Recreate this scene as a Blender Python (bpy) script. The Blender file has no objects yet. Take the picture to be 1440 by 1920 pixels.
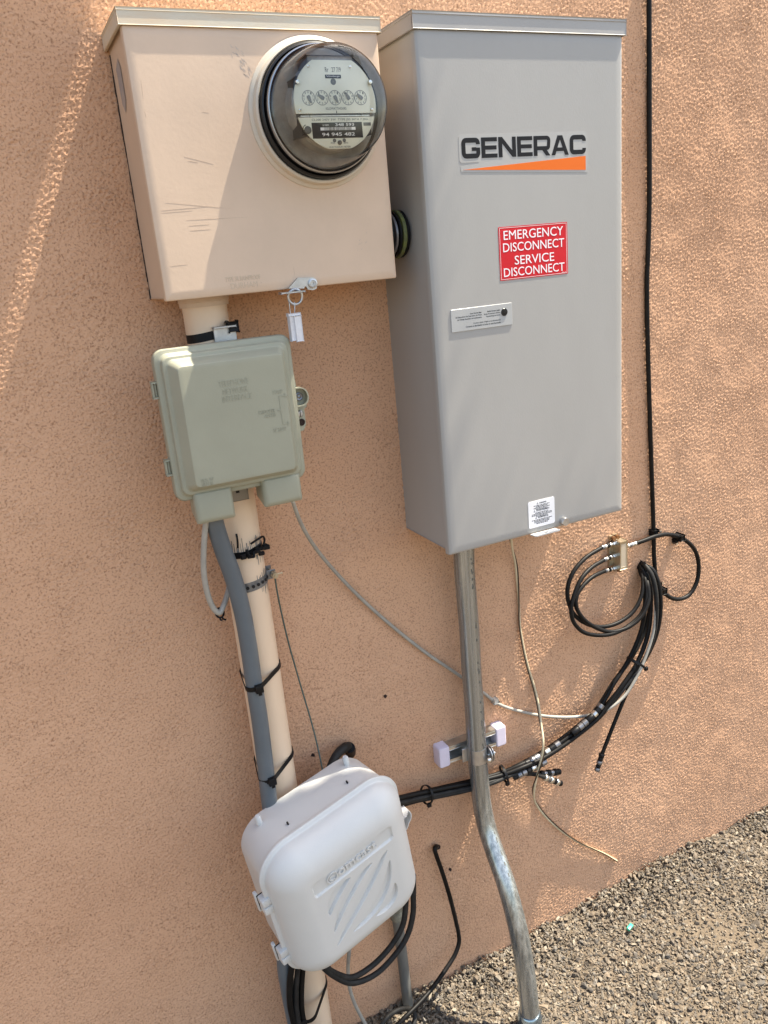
import bpy, bmesh, math, random
import numpy as np
from mathutils import Vector, Matrix
random.seed(7)
RNG = np.random.default_rng(11)
scene = bpy.context.scene
COL = scene.collection

# ------------------------------------------------------------------ camera
cd = bpy.data.cameras.new('camera')
cam = bpy.data.objects.new('camera', cd)
COL.objects.link(cam)
cd.sensor_width = 36.0
cd.lens = 28.4447
cd.clip_start = 0.02
cd.clip_end = 500.0
cam.matrix_world = Matrix.Translation((0.0, -1.175, 1.40)) @ Matrix([[0.896287, 0.205388, -0.393046], [-0.434799, 0.232532, -0.869988], [-0.087289, 0.950655, 0.297718]]).to_4x4()
scene.camera = cam

# ------------------------------------------------------------------ sky, sun, exposure
SUN = Vector((0.48, -0.095, 1.0)).normalized()
world = bpy.data.worlds.new('World')
scene.world = world
world.use_nodes = True
wn = world.node_tree
wn.nodes.clear()
sky = wn.nodes.new('ShaderNodeTexSky')
sky.sky_type = 'NISHITA'
sky.sun_disc = False
sky.sun_elevation = math.asin(SUN.z)
sky.sun_rotation = math.atan2(SUN.x, SUN.y)
sky.dust_density = 2.0
bg = wn.nodes.new('ShaderNodeBackground')
bg.inputs['Strength'].default_value = 0.15
wo = wn.nodes.new('ShaderNodeOutputWorld')
wn.links.new(sky.outputs[0], bg.inputs['Color'])
wn.links.new(bg.outputs[0], wo.inputs['Surface'])
sd = bpy.data.lights.new('sun', 'SUN')
sd.energy = 5.0
sd.angle = math.radians(0.53)
sd.color = (1.0, 0.95, 0.87)
sun = bpy.data.objects.new('sun', sd)
COL.objects.link(sun)
sun.location = (3, -2, 6)
sun.rotation_euler = SUN.to_track_quat('Z', 'Y').to_euler()
scene.view_settings.view_transform = 'Standard'
scene.view_settings.look = 'None'
scene.view_settings.gamma = 1.0
scene.view_settings.use_curve_mapping = False
scene.view_settings.exposure = 1.44
scene.view_settings.use_white_balance = True          # the phone's daylight balance for open shade
scene.view_settings.white_balance_temperature = 7100
scene.view_settings.white_balance_tint = 8

# ------------------------------------------------------------------ materials
MATS = {}
def mat(name, col, rough=0.5, metal=0.0, var=0.0, vscale=12.0, vcol=None, bump=0.0, bscale=300.0,
        spec=0.5, stretch=None, coat=0.0, rvar=0.0):
    if name in MATS:
        return MATS[name]
    m = bpy.data.materials.new(name)
    m.use_nodes = True
    nt = m.node_tree
    b = nt.nodes['Principled BSDF']
    b.inputs['Base Color'].default_value = (*col, 1)
    b.inputs['Roughness'].default_value = rough
    b.inputs['Metallic'].default_value = metal
    b.inputs['Specular IOR Level'].default_value = spec
    if coat:
        b.inputs['Coat Weight'].default_value = coat
    tc = nt.nodes.new('ShaderNodeTexCoord')
    src = tc.outputs['Object']
    if stretch:
        mp = nt.nodes.new('ShaderNodeMapping')
        mp.inputs['Scale'].default_value = stretch
        nt.links.new(src, mp.inputs['Vector'])
        src = mp.outputs[0]
    if var > 0 or vcol:
        n = nt.nodes.new('ShaderNodeTexNoise')
        n.inputs['Scale'].default_value = vscale
        n.inputs['Detail'].default_value = 6
        n.inputs['Roughness'].default_value = 0.65
        nt.links.new(src, n.inputs['Vector'])
        r = nt.nodes.new('ShaderNodeValToRGB')
        r.color_ramp.elements[0].position = 0.3
        r.color_ramp.elements[1].position = 0.72
        c2 = vcol if vcol else tuple(min(1, c * (1 + var)) for c in col)
        c1 = col if vcol else tuple(c * (1 - var) for c in col)
        r.color_ramp.elements[0].color = (*c1, 1)
        r.color_ramp.elements[1].color = (*c2, 1)
        nt.links.new(n.outputs['Fac'], r.inputs[0])
        nt.links.new(r.outputs[0], b.inputs['Base Color'])
        if rvar:
            mr = nt.nodes.new('ShaderNodeMapRange')
            mr.inputs['To Min'].default_value = max(0.02, rough - rvar)
            mr.inputs['To Max'].default_value = min(1, rough + rvar)
            nt.links.new(n.outputs['Fac'], mr.inputs['Value'])
            nt.links.new(mr.outputs[0], b.inputs['Roughness'])
    if bump > 0:
        n2 = nt.nodes.new('ShaderNodeTexNoise')
        n2.inputs['Scale'].default_value = bscale
        n2.inputs['Detail'].default_value = 3
        nt.links.new(src, n2.inputs['Vector'])
        bp = nt.nodes.new('ShaderNodeBump')
        bp.inputs['Strength'].default_value = bump
        bp.inputs['Distance'].default_value = 0.001
        nt.links.new(n2.outputs['Fac'], bp.inputs['Height'])
        nt.links.new(bp.outputs[0], b.inputs['Normal'])
    MATS[name] = m
    return m

BEIGE = mat('beige enamel', (0.60, 0.45, 0.332), 0.42, var=0.06, vscale=9, bump=0.10, bscale=220, rvar=0.08)
BEIGE_LID = mat('weathered beige enamel', (0.60, 0.47, 0.33), 0.5, vcol=(0.56, 0.55, 0.47), vscale=25, bump=0.05, stretch=(0.4, 1, 3))
BEIGE_RING = mat('worn beige ring', (0.60, 0.45, 0.32), 0.45, vcol=(0.52, 0.49, 0.42), vscale=14, rvar=0.1)
PIPE_BEIGE = mat('painted beige pipe', (0.72, 0.545, 0.39), 0.33, var=0.06, vscale=8, bump=0.06, bscale=120, stretch=(1, 1, 0.3))
GREY = mat('grey powder coat', (0.345, 0.335, 0.318), 0.38, var=0.04, vscale=7, bump=0.12, bscale=900, stretch=(1.0, 1.0, 0.3), rvar=0.08)
GREY_LID = mat('grey lid powder coat', (0.36, 0.35, 0.335), 0.4, var=0.03, vscale=6, bump=0.12, bscale=900)
STEEL = mat('zinc steel', (0.50, 0.50, 0.50), 0.38, 0.9, var=0.2, vscale=60, bump=0.1, bscale=300)
ZINC_BLUE = mat('blue zinc', (0.35, 0.45, 0.55), 0.22, 0.95, var=0.25, vscale=30)
GALV = mat('galvanised conduit', (0.15, 0.165, 0.168), 0.26, 0.75, vcol=(0.50, 0.525, 0.525), vscale=55, stretch=(2.5, 2.5, 0.03), bump=0.08, bscale=60, rvar=0.14)
GALV_BR = mat('bright galvanised strut', (0.42, 0.42, 0.40), 0.3, 0.9, vcol=(0.66, 0.66, 0.62), vscale=40, rvar=0.1)
NICKEL = mat('tarnished nickel', (0.45, 0.38, 0.27), 0.38, 0.85, vcol=(0.62, 0.55, 0.42), vscale=60, rvar=0.1)
BRASS = mat('rusted brass screw', (0.22, 0.11, 0.05), 0.5, 0.7, var=0.3, vscale=300)
CHROME = mat('bright connector', (0.68, 0.66, 0.62), 0.25, 0.95, var=0.15, vscale=150)
GUN = mat('dull connector', (0.22, 0.22, 0.23), 0.35, 0.8, var=0.2, vscale=200)
BLACK = mat('black cable jacket', (0.006, 0.0055, 0.0055), 0.5, spec=0.18, var=0.5, vscale=40, bump=0.05, bscale=400)
BLACK_W = mat('weathered black jacket', (0.008, 0.008, 0.008), 0.55, spec=0.2, vcol=(0.030, 0.029, 0.028), vscale=60, bump=0.1, bscale=300)
BLACK_P = mat('black nylon', (0.005, 0.005, 0.006), 0.45, spec=0.22)
RUBBER = mat('black gasket', (0.009, 0.009, 0.010), 0.28, spec=0.35)
GREYCABLE = mat('grey cable jacket', (0.27, 0.255, 0.225), 0.5, vcol=(0.40, 0.37, 0.32), vscale=35)
BLUEGREY = mat('blue grey plastic conduit', (0.100, 0.117, 0.130), 0.42, var=0.12, vscale=10, bump=0.05, bscale=100)
GREENWIRE = mat('dull green wire', (0.07, 0.10, 0.085), 0.5, var=0.2, vscale=100)
BEIGEWIRE = mat('beige thin wire', (0.58, 0.49, 0.33), 0.45, var=0.15, vscale=60)
BROWNWIRE = mat('brown thin wire', (0.05, 0.028, 0.016), 0.45)
TELE = mat('sage grey plastic', (0.305, 0.302, 0.228), 0.45, var=0.045, vscale=14, bump=0.10, bscale=500, rvar=0.06)
WHITEP = mat('white grey plastic', (0.57, 0.572, 0.555), 0.42, var=0.03, vscale=10, bump=0.10, bscale=500)
LILAC = mat('pale lilac plastic cap', (0.66, 0.60, 0.70), 0.45, var=0.05, vscale=60)
SEALW = mat('white seal plastic', (0.66, 0.66, 0.68), 0.4, var=0.08, vscale=120)
WHITE = mat('white vinyl', (0.80, 0.80, 0.82), 0.4)
DECALGREY = mat('clear decal film', (0.37, 0.362, 0.348), 0.25)
LABELGREY = mat('pale grey label film', (0.385, 0.39, 0.385), 0.3)
RED = mat('red vinyl', (0.55, 0.013, 0.022), 0.45, spec=0.25, var=0.06, vscale=30)
ORANGE = mat('orange ink', (0.72, 0.145, 0.015), 0.5, spec=0.25)
INK = mat('black ink', (0.010, 0.010, 0.012), 0.55, spec=0.2)
INK_GREY = mat('grey ink', (0.10, 0.10, 0.09), 0.5)
WHITEINK = mat('white ink', (0.78, 0.78, 0.78), 0.5)
PLATE = mat('cream dial plate', (0.72, 0.71, 0.58), 0.4, var=0.03, vscale=60)
METERDARK = mat('dark meter works', (0.24, 0.23, 0.21), 0.35, vcol=(0.46, 0.44, 0.40), vscale=40)
POINTER = mat('dial pointer grey', (0.17, 0.17, 0.155), 0.5)
SCUFF = mat('blue grey scuff', (0.41, 0.375, 0.35), 0.55, var=0.2, vscale=200)
SCRATCH = mat('dark scratch', (0.36, 0.27, 0.20), 0.6)
FADED = mat('faded patch', (0.27, 0.25, 0.26), 0.55, vcol=(0.40, 0.34, 0.29), vscale=60)
SMEAR = mat('grey paint smear', (0.13, 0.135, 0.14), 0.5, var=0.3, vscale=200)
GREENPL = mat('green plastic scrap', (0.03, 0.42, 0.25), 0.35)
YELLOWG = mat('yellow green bushing', (0.17, 0.20, 0.05), 0.45, vcol=(0.06, 0.065, 0.05), vscale=120)
GROUNDPIPE = mat('dull grey pipe', (0.105, 0.105, 0.098), 0.55, 0.2, vcol=(0.20, 0.195, 0.175), vscale=22, stretch=(1, 1, 0.3), bump=0.2, bscale=200)
CORRODE = mat('corroded fitting', (0.13, 0.13, 0.105), 0.7, 0.3, vcol=(0.30, 0.29, 0.23), vscale=110, bump=0.5, bscale=250)
DARK = mat('dark recess', (0.010, 0.008, 0.007), 0.8)
HOLE = mat('wall hole', (0.025, 0.012, 0.008), 0.9)

def stucco_mat():
    m = bpy.data.materials.new('tan stucco')
    m.use_nodes = True
    nt = m.node_tree
    b = nt.nodes['Principled BSDF']
    b.inputs['Roughness'].default_value = 0.9
    b.inputs['Specular IOR Level'].default_value = 0.18
    tc = nt.nodes.new('ShaderNodeTexCoord')
    n1 = nt.nodes.new('ShaderNodeTexNoise'); n1.inputs['Scale'].default_value = 3.0; n1.inputs['Detail'].default_value = 5
    n2 = nt.nodes.new('ShaderNodeTexNoise'); n2.inputs['Scale'].default_value = 330.0; n2.inputs['Detail'].default_value = 4
    nt.links.new(tc.outputs['Object'], n1.inputs['Vector']); nt.links.new(tc.outputs['Object'], n2.inputs['Vector'])
    r1 = nt.nodes.new('ShaderNodeValToRGB')
    r1.color_ramp.elements[0].position = 0.3; r1.color_ramp.elements[1].position = 0.7
    r1.color_ramp.elements[0].color = (0.575, 0.335, 0.205, 1); r1.color_ramp.elements[1].color = (0.635, 0.382, 0.240, 1)
    r2 = nt.nodes.new('ShaderNodeValToRGB')
    r2.color_ramp.elements[0].position = 0.31; r2.color_ramp.elements[1].position = 0.48
    r2.color_ramp.elements[0].color = (0.46, 0.40, 0.36, 1); r2.color_ramp.elements[1].color = (1.0, 1.0, 1.0, 1)
    mx = nt.nodes.new('ShaderNodeMix'); mx.data_type = 'RGBA'; mx.blend_type = 'MULTIPLY'
    mx.inputs[0].default_value = 0.8
    nt.links.new(n1.outputs['Fac'], r1.inputs[0]); nt.links.new(n2.outputs['Fac'], r2.inputs[0])
    nt.links.new(r1.outputs[0], mx.inputs[6]); nt.links.new(r2.outputs[0], mx.inputs[7])
    nt.links.new(mx.outputs[2], b.inputs['Base Color'])
    n3 = nt.nodes.new('ShaderNodeTexNoise'); n3.inputs['Scale'].default_value = 420.0; n3.inputs['Detail'].default_value = 2
    nt.links.new(tc.outputs['Object'], n3.inputs['Vector'])
    bp = nt.nodes.new('ShaderNodeBump'); bp.inputs['Strength'].default_value = 0.45; bp.inputs['Distance'].default_value = 0.0012
    nt.links.new(n3.outputs['Fac'], bp.inputs['Height']); nt.links.new(bp.outputs[0], b.inputs['Normal'])
    return m
STUCCO = stucco_mat()

def stone_mat():
    m = bpy.data.materials.new('crushed stone')
    m.use_nodes = True
    nt = m.node_tree
    b = nt.nodes['Principled BSDF']
    b.inputs['Roughness'].default_value = 0.85
    b.inputs['Specular IOR Level'].default_value = 0.25
    a = nt.nodes.new('ShaderNodeAttribute'); a.attribute_name = 'stone_colour'
    tc = nt.nodes.new('ShaderNodeTexCoord')
    n = nt.nodes.new('ShaderNodeTexNoise'); n.inputs['Scale'].default_value = 250.0; n.inputs['Detail'].default_value = 4
    nt.links.new(tc.outputs['Object'], n.inputs['Vector'])
    r = nt.nodes.new('ShaderNodeValToRGB')
    r.color_ramp.elements[0].color = (0.75, 0.75, 0.75, 1); r.color_ramp.elements[1].color = (1.25, 1.25, 1.25, 1)
    nt.links.new(n.outputs['Fac'], r.inputs[0])
    mx = nt.nodes.new('ShaderNodeMix'); mx.data_type = 'RGBA'; mx.blend_type = 'MULTIPLY'; mx.inputs[0].default_value = 1.0
    nt.links.new(a.outputs['Color'], mx.inputs[6]); nt.links.new(r.outputs[0], mx.inputs[7])
    nt.links.new(mx.outputs[2], b.inputs['Base Color'])
    bp = nt.nodes.new('ShaderNodeBump'); bp.inputs['Strength'].default_value = 0.5; bp.inputs['Distance'].default_value = 0.0008
    nt.links.new(n.outputs['Fac'], bp.inputs['Height']); nt.links.new(bp.outputs[0], b.inputs['Normal'])
    return m
STONE = stone_mat()
SAND = mat('sandy earth', (0.085, 0.068, 0.050), 0.95, vcol=(0.185, 0.146, 0.106), vscale=190, bump=1.0, bscale=420, spec=0.15)

def glass_mat():
    m = bpy.data.materials.new('clear meter glass')
    m.use_nodes = True
    nt = m.node_tree
    nt.nodes.clear()
    o = nt.nodes.new('ShaderNodeOutputMaterial')
    lw = nt.nodes.new('ShaderNodeLayerWeight'); lw.inputs['Blend'].default_value = 0.32
    fr = nt.nodes.new('ShaderNodeFresnel'); fr.inputs['IOR'].default_value = 1.55
    tr = nt.nodes.new('ShaderNodeBsdfTransparent')
    cr = nt.nodes.new('ShaderNodeValToRGB')
    cr.color_ramp.elements[0].color = (0.97, 0.97, 0.96, 1); cr.color_ramp.elements[1].color = (0.88, 0.87, 0.86, 1)
    cr.color_ramp.elements[0].position = 0.25
    gl = nt.nodes.new('ShaderNodeBsdfGlossy'); gl.inputs['Roughness'].default_value = 0.03
    mx = nt.nodes.new('ShaderNodeMixShader')
    nt.links.new(lw.outputs['Facing'], cr.inputs[0]); nt.links.new(cr.outputs[0], tr.inputs['Color'])
    nt.links.new(fr.outputs[0], mx.inputs[0]); nt.links.new(tr.outputs[0], mx.inputs[1]); nt.links.new(gl.outputs[0], mx.inputs[2])
    nt.links.new(mx.outputs[0], o.inputs['Surface'])
    return m
GLASS = glass_mat()

# ------------------------------------------------------------------ mesh helpers
def link(name, me, m, parent=None, smooth=None):
    o = bpy.data.objects.new(name, me)
    COL.objects.link(o)
    if m is not None:
        me.materials.clear(); me.materials.append(m)
    if smooth:
        me.polygons.foreach_set('use_smooth', [True] * len(me.polygons))
        me.set_sharp_from_angle(angle=math.radians(smooth))
    if parent is not None:
        o.parent = parent
        if parent.parent is None and not parent.get('local_parts'):
            o.matrix_parent_inverse = Matrix.Translation(-Vector(parent.location))
        if parent.parent is not None and not parent.get('local_parts'):
            o.matrix_parent_inverse = Matrix.Identity(4)
    return o

def mk(name, verts, faces, m, parent=None, smooth=40, fix=True):
    me = bpy.data.meshes.new(name)
    me.from_pydata([tuple(v) for v in verts], [], faces)
    if fix:
        bm = bmesh.new(); bm.from_mesh(me)
        bmesh.ops.recalc_face_normals(bm, faces=bm.faces)
        bm.to_mesh(me); bm.free()
    me.update()
    return link(name, me, m, parent, smooth)

class MB:
    """collects pieces that belong to one part"""
    def __init__(self): self.v = []; self.f = []
    def add(self, v, f):
        n = len(self.v); self.v += [tuple(p) for p in v]; self.f += [[i + n for i in q] for q in f]; return self
    def build(self, name, m, parent=None, smooth=40): return mk(name, self.v, self.f, m, parent, smooth)

def thing(name, label, cat, loc, group=None, local=False, rot=None):
    o = bpy.data.objects.new(name, None)
    COL.objects.link(o)
    o.empty_display_size = 0.02
    o.location = loc
    if rot is not None: o.rotation_euler = rot.to_euler()
    if local: o['local_parts'] = 1
    return tag(o, label, cat, group)

def tag(o, label, cat, group=None):
    o['label'] = label; o['category'] = cat
    if group: o['group'] = group
    return o

def box_v(x0, x1, y0, y1, z0, z1, bev=0.0, seg=2):
    bm = bmesh.new()
    bmesh.ops.create_cube(bm, size=1.0)
    for v in bm.verts:
        v.co = Vector(((x0 + x1) / 2 + v.co.x * (x1 - x0), (y0 + y1) / 2 + v.co.y * (y1 - y0), (z0 + z1) / 2 + v.co.z * (z1 - z0)))
    if bev > 0:
        bmesh.ops.bevel(bm, geom=list(bm.edges), offset=bev, segments=seg, profile=0.5, affect='EDGES')
    bm.verts.index_update()
    v = [tuple(p.co) for p in bm.verts]; f = [[q.index for q in p.verts] for p in bm.faces]
    bm.free()
    return v, f

def box(name, x0, x1, y0, y1, z0, z1, m, parent=None, bev=0.0, seg=2):
    v, f = box_v(x0, x1, y0, y1, z0, z1, bev, seg)
    return mk(name, v, f, m, parent, 35)

def catmull(pts, res=8, closed=False):
    P = [np.array(p, float) for p in pts]
    n = len(P)
    if n == 2 and not closed: return np.array([P[0] + (P[1] - P[0]) * t for t in np.linspace(0, 1, 3)])
    out = []
    segs = n if closed else n - 1
    for i in range(segs):
        p1, p2 = P[i], P[(i + 1) % n]
        p0 = P[(i - 1) % n] if (closed or i > 0) else 2 * p1 - p2
        p3 = P[(i + 2) % n] if (closed or i + 2 < n) else 2 * p2 - p1
        for k in range(res):
            t = k / res
            t0, t1, t2, t3 = 0, max(np.linalg.norm(p1 - p0), 1e-6) ** .5, 0, 0
            t2 = t1 + max(np.linalg.norm(p2 - p1), 1e-6) ** .5
            t3 = t2 + max(np.linalg.norm(p3 - p2), 1e-6) ** .5
            u = t1 + t * (t2 - t1)
            a1 = (t1 - u) / (t1 - t0) * p0 + (u - t0) / (t1 - t0) * p1
            a2 = (t2 - u) / (t2 - t1) * p1 + (u - t1) / (t2 - t1) * p2
            a3 = (t3 - u) / (t3 - t2) * p2 + (u - t2) / (t3 - t2) * p3
            b1 = (t2 - u) / (t2 - t0) * a1 + (u - t0) / (t2 - t0) * a2
            b2 = (t3 - u) / (t3 - t1) * a2 + (u - t1) / (t3 - t1) * a3
            out.append((t2 - u) / (t2 - t1) * b1 + (u - t1) / (t2 - t1) * b2)
    if not closed: out.append(P[-1])
    return np.array(out)

def frames(C, closed=False):
    T = np.gradient(C, axis=0) if not closed else (np.roll(C, -1, 0) - np.roll(C, 1, 0))
    T /= np.linalg.norm(T, axis=1)[:, None] + 1e-12
    a = np.array([0, 0, 1.0]) if abs(T[0][2]) < .9 else np.array([1.0, 0, 0])
    u = np.cross(T[0], a); u /= np.linalg.norm(u)
    U = [u]
    for i in range(1, len(C)):
        u = U[-1] - T[i] * (U[-1] @ T[i]); u /= np.linalg.norm(u); U.append(u)
    U = np.array(U); V = np.cross(T, U)
    return T, U, V

def tube_v(pts, r, n=10, res=8, closed=False, smooth_path=True, caps=True):
    C = catmull(pts, res, closed) if smooth_path else np.array(pts, float)
    m = len(C)
    R_ = np.full(m, r) if np.isscalar(r) else np.interp(np.linspace(0, 1, m), np.linspace(0, 1, len(r)), r)
    T, U, V = frames(C, closed)
    a = np.linspace(0, 2 * math.pi, n, endpoint=False)
    ring = C[:, None, :] + R_[:, None, None] * (np.cos(a)[None, :, None] * U[:, None, :] + np.sin(a)[None, :, None] * V[:, None, :])
    v = ring.reshape(-1, 3)
    f = []
    for i in range(m if closed else m - 1):
        for j in range(n):
            k = (j + 1) % n; i2 = (i + 1) % m
            f.append([i * n + j, i * n + k, i2 * n + k, i2 * n + j])
    if not closed and caps:
        f.append(list(range(n))[::-1]); f.append([(m - 1) * n + j for j in range(n)])
    return [tuple(p) for p in v], f

def tube(name, pts, r, m, parent=None, n=10, res=8, closed=False, smooth_path=True):
    v, f = tube_v(pts, r, n, res, closed, smooth_path)
    return mk(name, v, f, m, parent, 60)

def seg_v(a, b, prof, n=16):
    """turned shape along a->b, prof = [(t 0..1, radius)]"""
    a = np.array(a, float); b = np.array(b, float)
    d = b - a; L = np.linalg.norm(d); d = d / L
    h = np.array([0, 0, 1.0]) if abs(d[2]) < .9 else np.array([1.0, 0, 0])
    u = np.cross(d, h); u /= np.linalg.norm(u); w = np.cross(d, u)
    v = []; f = []
    for t, r in prof:
        for j in range(n):
            q = 2 * math.pi * j / n
            v.append(tuple(a + d * L * t + r * (math.cos(q) * u + math.sin(q) * w)))
    for i in range(len(prof) - 1):
        for j in range(n):
            k = (j + 1) % n
            f.append([i * n + j, i * n + k, (i + 1) * n + k, (i + 1) * n + j])
    f.append(list(range(n))[::-1]); f.append([(len(prof) - 1) * n + j for j in range(n)])
    return v, f

def turned(name, a, b, prof, m, parent=None, n=16):
    v, f = seg_v(a, b, prof, n)
    return mk(name, v, f, m, parent, 35)

def lathe_y(name, cx, cz, prof, m, parent=None, n=72, cap0=False, cap1=False, smooth=35):
    """prof = [(radius, y)] turned round the y axis through cx, cz"""
    v = []; f = []
    for r, y in prof:
        for j in range(n):
            q = 2 * math.pi * j / n
            v.append((cx + r * math.cos(q), y, cz + r * math.sin(q)))
    for i in range(len(prof) - 1):
        for j in range(n):
            k = (j + 1) % n
            f.append([i * n + j, i * n + k, (i + 1) * n + k, (i + 1) * n + j])
    if cap0: f.append(list(range(n)))
    if cap1: f.append([(len(prof) - 1) * n + j for j in range(n)])
    return mk(name, v, f, m, parent, smooth)

def prism_v(poly, y0, y1):
    """polygon in x, z pushed from y0 (back) to y1 (front, smaller y)"""
    n = len(poly)
    v = [(p[0], y0, p[1]) for p in poly] + [(p[0], y1, p[1]) for p in poly]
    f = [list(range(n)), list(range(n, 2 * n))[::-1]]
    f += [[i, (i + 1) % n, n + (i + 1) % n, n + i] for i in range(n)]
    return v, f

def prism(name, poly, y0, y1, m, parent=None):
    v, f = prism_v(poly, y0, y1)
    return mk(name, v, f, m, parent, 30)

def rrect(w, h, r, n=6):
    out = []
    for cx, cz, a0 in ((w / 2 - r, h / 2 - r, 0), (-w / 2 + r, h / 2 - r, 90), (-w / 2 + r, -h / 2 + r, 180), (w / 2 - r, -h / 2 + r, 270)):
        for k in range(n + 1):
            a = math.radians(a0 + 90 * k / n)
            out.append((cx + r * math.cos(a), cz + r * math.sin(a)))
    return out

def loft_v(loops, cap0=True, cap1=True):
    n = len(loops[0]); v = [tuple(p) for L in loops for p in L]; f = []
    for i in range(len(loops) - 1):
        for j in range(n):
            k = (j + 1) % n
            f.append([i * n + j, i * n + k, (i + 1) * n + k, (i + 1) * n + j])
    if cap0: f.append(list(range(n))[::-1])
    if cap1: f.append([(len(loops) - 1) * n + j for j in range(n)])
    return v, f

def rloft(name, cx, cz, prof, m, parent=None, n=6, smooth=30):
    """prof = [(w, h, r, y)] rounded rectangles stacked along y"""
    w, h, r, y = prof[-1]
    prof = list(prof) + [(w - min(w, h) * .06, h - min(w, h) * .06, r * .8, y), (w - min(w, h) * .10, h - min(w, h) * .10, r * .7, y)]
    loops = [[(cx + u, y, cz + w_) for u, w_ in rrect(w, h, r, n)] for w, h, r, y in prof]
    v, f = loft_v(loops)
    return mk(name, v, f, m, parent, smooth)

def strap_v(path, up, width, thick, closed=True):
    """flat band following path, its width along up"""
    P = np.array(path, float); up = np.array(up, float); up /= np.linalg.norm(up)
    n = len(P)
    T = (np.roll(P, -1, 0) - np.roll(P, 1, 0)) if closed else np.gradient(P, axis=0)
    T /= np.linalg.norm(T, axis=1)[:, None]
    N = np.cross(T, up); N /= np.linalg.norm(N, axis=1)[:, None]
    v = []; f = []
    for i in range(n):
        for a, b in ((-.5, 0), (.5, 0), (.5, 1), (-.5, 1)):
            v.append(tuple(P[i] + up * a * width + N[i] * b * thick))
    for i in range(n if closed else n - 1):
        k = (i + 1) % n
        for j in range(4):
            l = (j + 1) % 4
            f.append([i * 4 + j, i * 4 + l, k * 4 + l, k * 4 + j])
    if not closed: f += [[0, 1, 2, 3], [(n - 1) * 4 + j for j in range(4)]]
    return v, f

def hull2(pts):
    pts = sorted(set((round(a, 6), round(b, 6)) for a, b in pts))
    def half(ps):
        o = []
        for p in ps:
            while len(o) > 1 and (o[-1][0] - o[-2][0]) * (p[1] - o[-2][1]) - (o[-1][1] - o[-2][1]) * (p[0] - o[-2][0]) <= 0: o.pop()
            o.append(p)
        return o[:-1]
    return half(pts) + half(pts[::-1])

_TX = {}
def text_v(body, bold=0.0):
    key = (body, bold)
    if key not in _TX:
        cu = bpy.data.curves.new('lettering', 'FONT')
        cu.body = body; cu.resolution_u = 3; cu.extrude = 0.5; cu.offset = bold
        o = bpy.data.objects.new('lettering', cu)
        me = bpy.data.meshes.new_from_object(o)
        co = np.array([v.co[:] for v in me.vertices]); fa = [list(p.vertices) for p in me.polygons]
        bpy.data.objects.remove(o); bpy.data.meshes.remove(me); bpy.data.curves.remove(cu)
        lo = co.min(0); hi = co.max(0)
        co = (co - lo) / np.maximum(hi - lo, 1e-9)
        _TX[key] = (co, fa)
    return _TX[key]

def text_w(body, x0, x1, z0, z1, y, h=0.0002, bold=0.0):
    """lettering filling a rectangle on a plane that faces -y, h proud of it"""
    co, fa = text_v(body, bold)
    return [(x0 + c[0] * (x1 - x0), y - h * c[2], z0 + c[1] * (z1 - z0)) for c in co], fa

def lettering(name, body, x0, x1, z0, z1, y, m, parent, h=0.0002, bold=0.0):
    v, f = text_w(body, x0, x1, z0, z1, y, h, bold)
    return mk(name, v, f, m, parent, None, fix=False)

def stroke(path, w):
    """band of quads along a 2-D line with mitred corners"""
    P = [Vector(p) for p in path]; n = len(P); L = []; R_ = []
    for i in range(n):
        d0 = (P[i] - P[i - 1]).normalized() if i > 0 else (P[1] - P[0]).normalized()
        d1 = (P[i + 1] - P[i]).normalized() if i < n - 1 else d0
        t = (d0 + d1).normalized(); nn = Vector((-t.y, t.x))
        s = w / 2 / max(0.3, nn.dot(Vector((-d0.y, d0.x))))
        L.append(P[i] + nn * s); R_.append(P[i] - nn * s)
    return [[L[i], L[i + 1], R_[i + 1], R_[i]] for i in range(n - 1)]

# ------------------------------------------------------------------ the wall
def band_noise(nz, nx, d, l0, l1, seed, aniso=1.0):
    g = np.random.default_rng(seed)
    a = np.fft.rfft2(g.standard_normal((nz, nx)))
    fz = np.fft.fftfreq(nz, d)[:, None]; fx = np.fft.rfftfreq(nx, d)[None, :]
    k = np.sqrt((fx * aniso) ** 2 + fz ** 2)
    fl, fh = 1 / l1, 1 / l0
    w = np.exp(-(np.maximum(0, fl - k) / (fl * .35)) ** 2) * np.exp(-(np.maximum(0, k - fh) / (fh * .3)) ** 2)
    o = np.fft.irfft2(a * w, s=(nz, nx))
    return o / o.std()

X0, X1, Z0, Z1 = -0.23, 1.545, -0.05, 1.815
DG = 0.0019
nx = int((X1 - X0) / DG) + 1; nz = int((Z1 - Z0) / DG) + 1
xs = X0 + DG * np.arange(nx); zs = Z0 + DG * np.arange(nz)
g1 = band_noise(nz, nx, DG, .0042, .0078, 1, .85)
g2 = band_noise(nz, nx, DG, .012, .030, 2)
g3 = band_noise(nz, nx, DG, .06, .16, 3)
g4 = band_noise(nz, nx, DG, .25, .8, 4)
amp = 1.0 + 0.20 * band_noise(nz, nx, DG, .08, .3, 5)
hgt = 0.00052 * (np.tanh(1.2 * g1) + 0.25 * g1 * np.abs(g1)) * np.clip(amp, .45, 1.6) + 0.00011 * g2 + 0.00014 * g3 + 0.0005 * g4
edge = np.minimum.reduce([np.broadcast_to((xs - X0)[None, :], (nz, nx)), np.broadcast_to((X1 - xs)[None, :], (nz, nx)),
                          np.broadcast_to((Z1 - zs)[:, None], (nz, nx)), np.broadcast_to((zs - Z0)[:, None], (nz, nx))])
g5 = band_noise(nz, nx, DG, .0044, .0085, 6)
hgt -= 0.0009 * np.clip((-g5 - 1.15) * 1.3, 0, 1) * np.clip(.55 + .45 * band_noise(nz, nx, DG, .15, .5, 7), 0, 1.5)
hgt *= np.clip(edge / 0.03, 0, 1)
co = np.empty((nz * nx, 3), np.float32)
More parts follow.
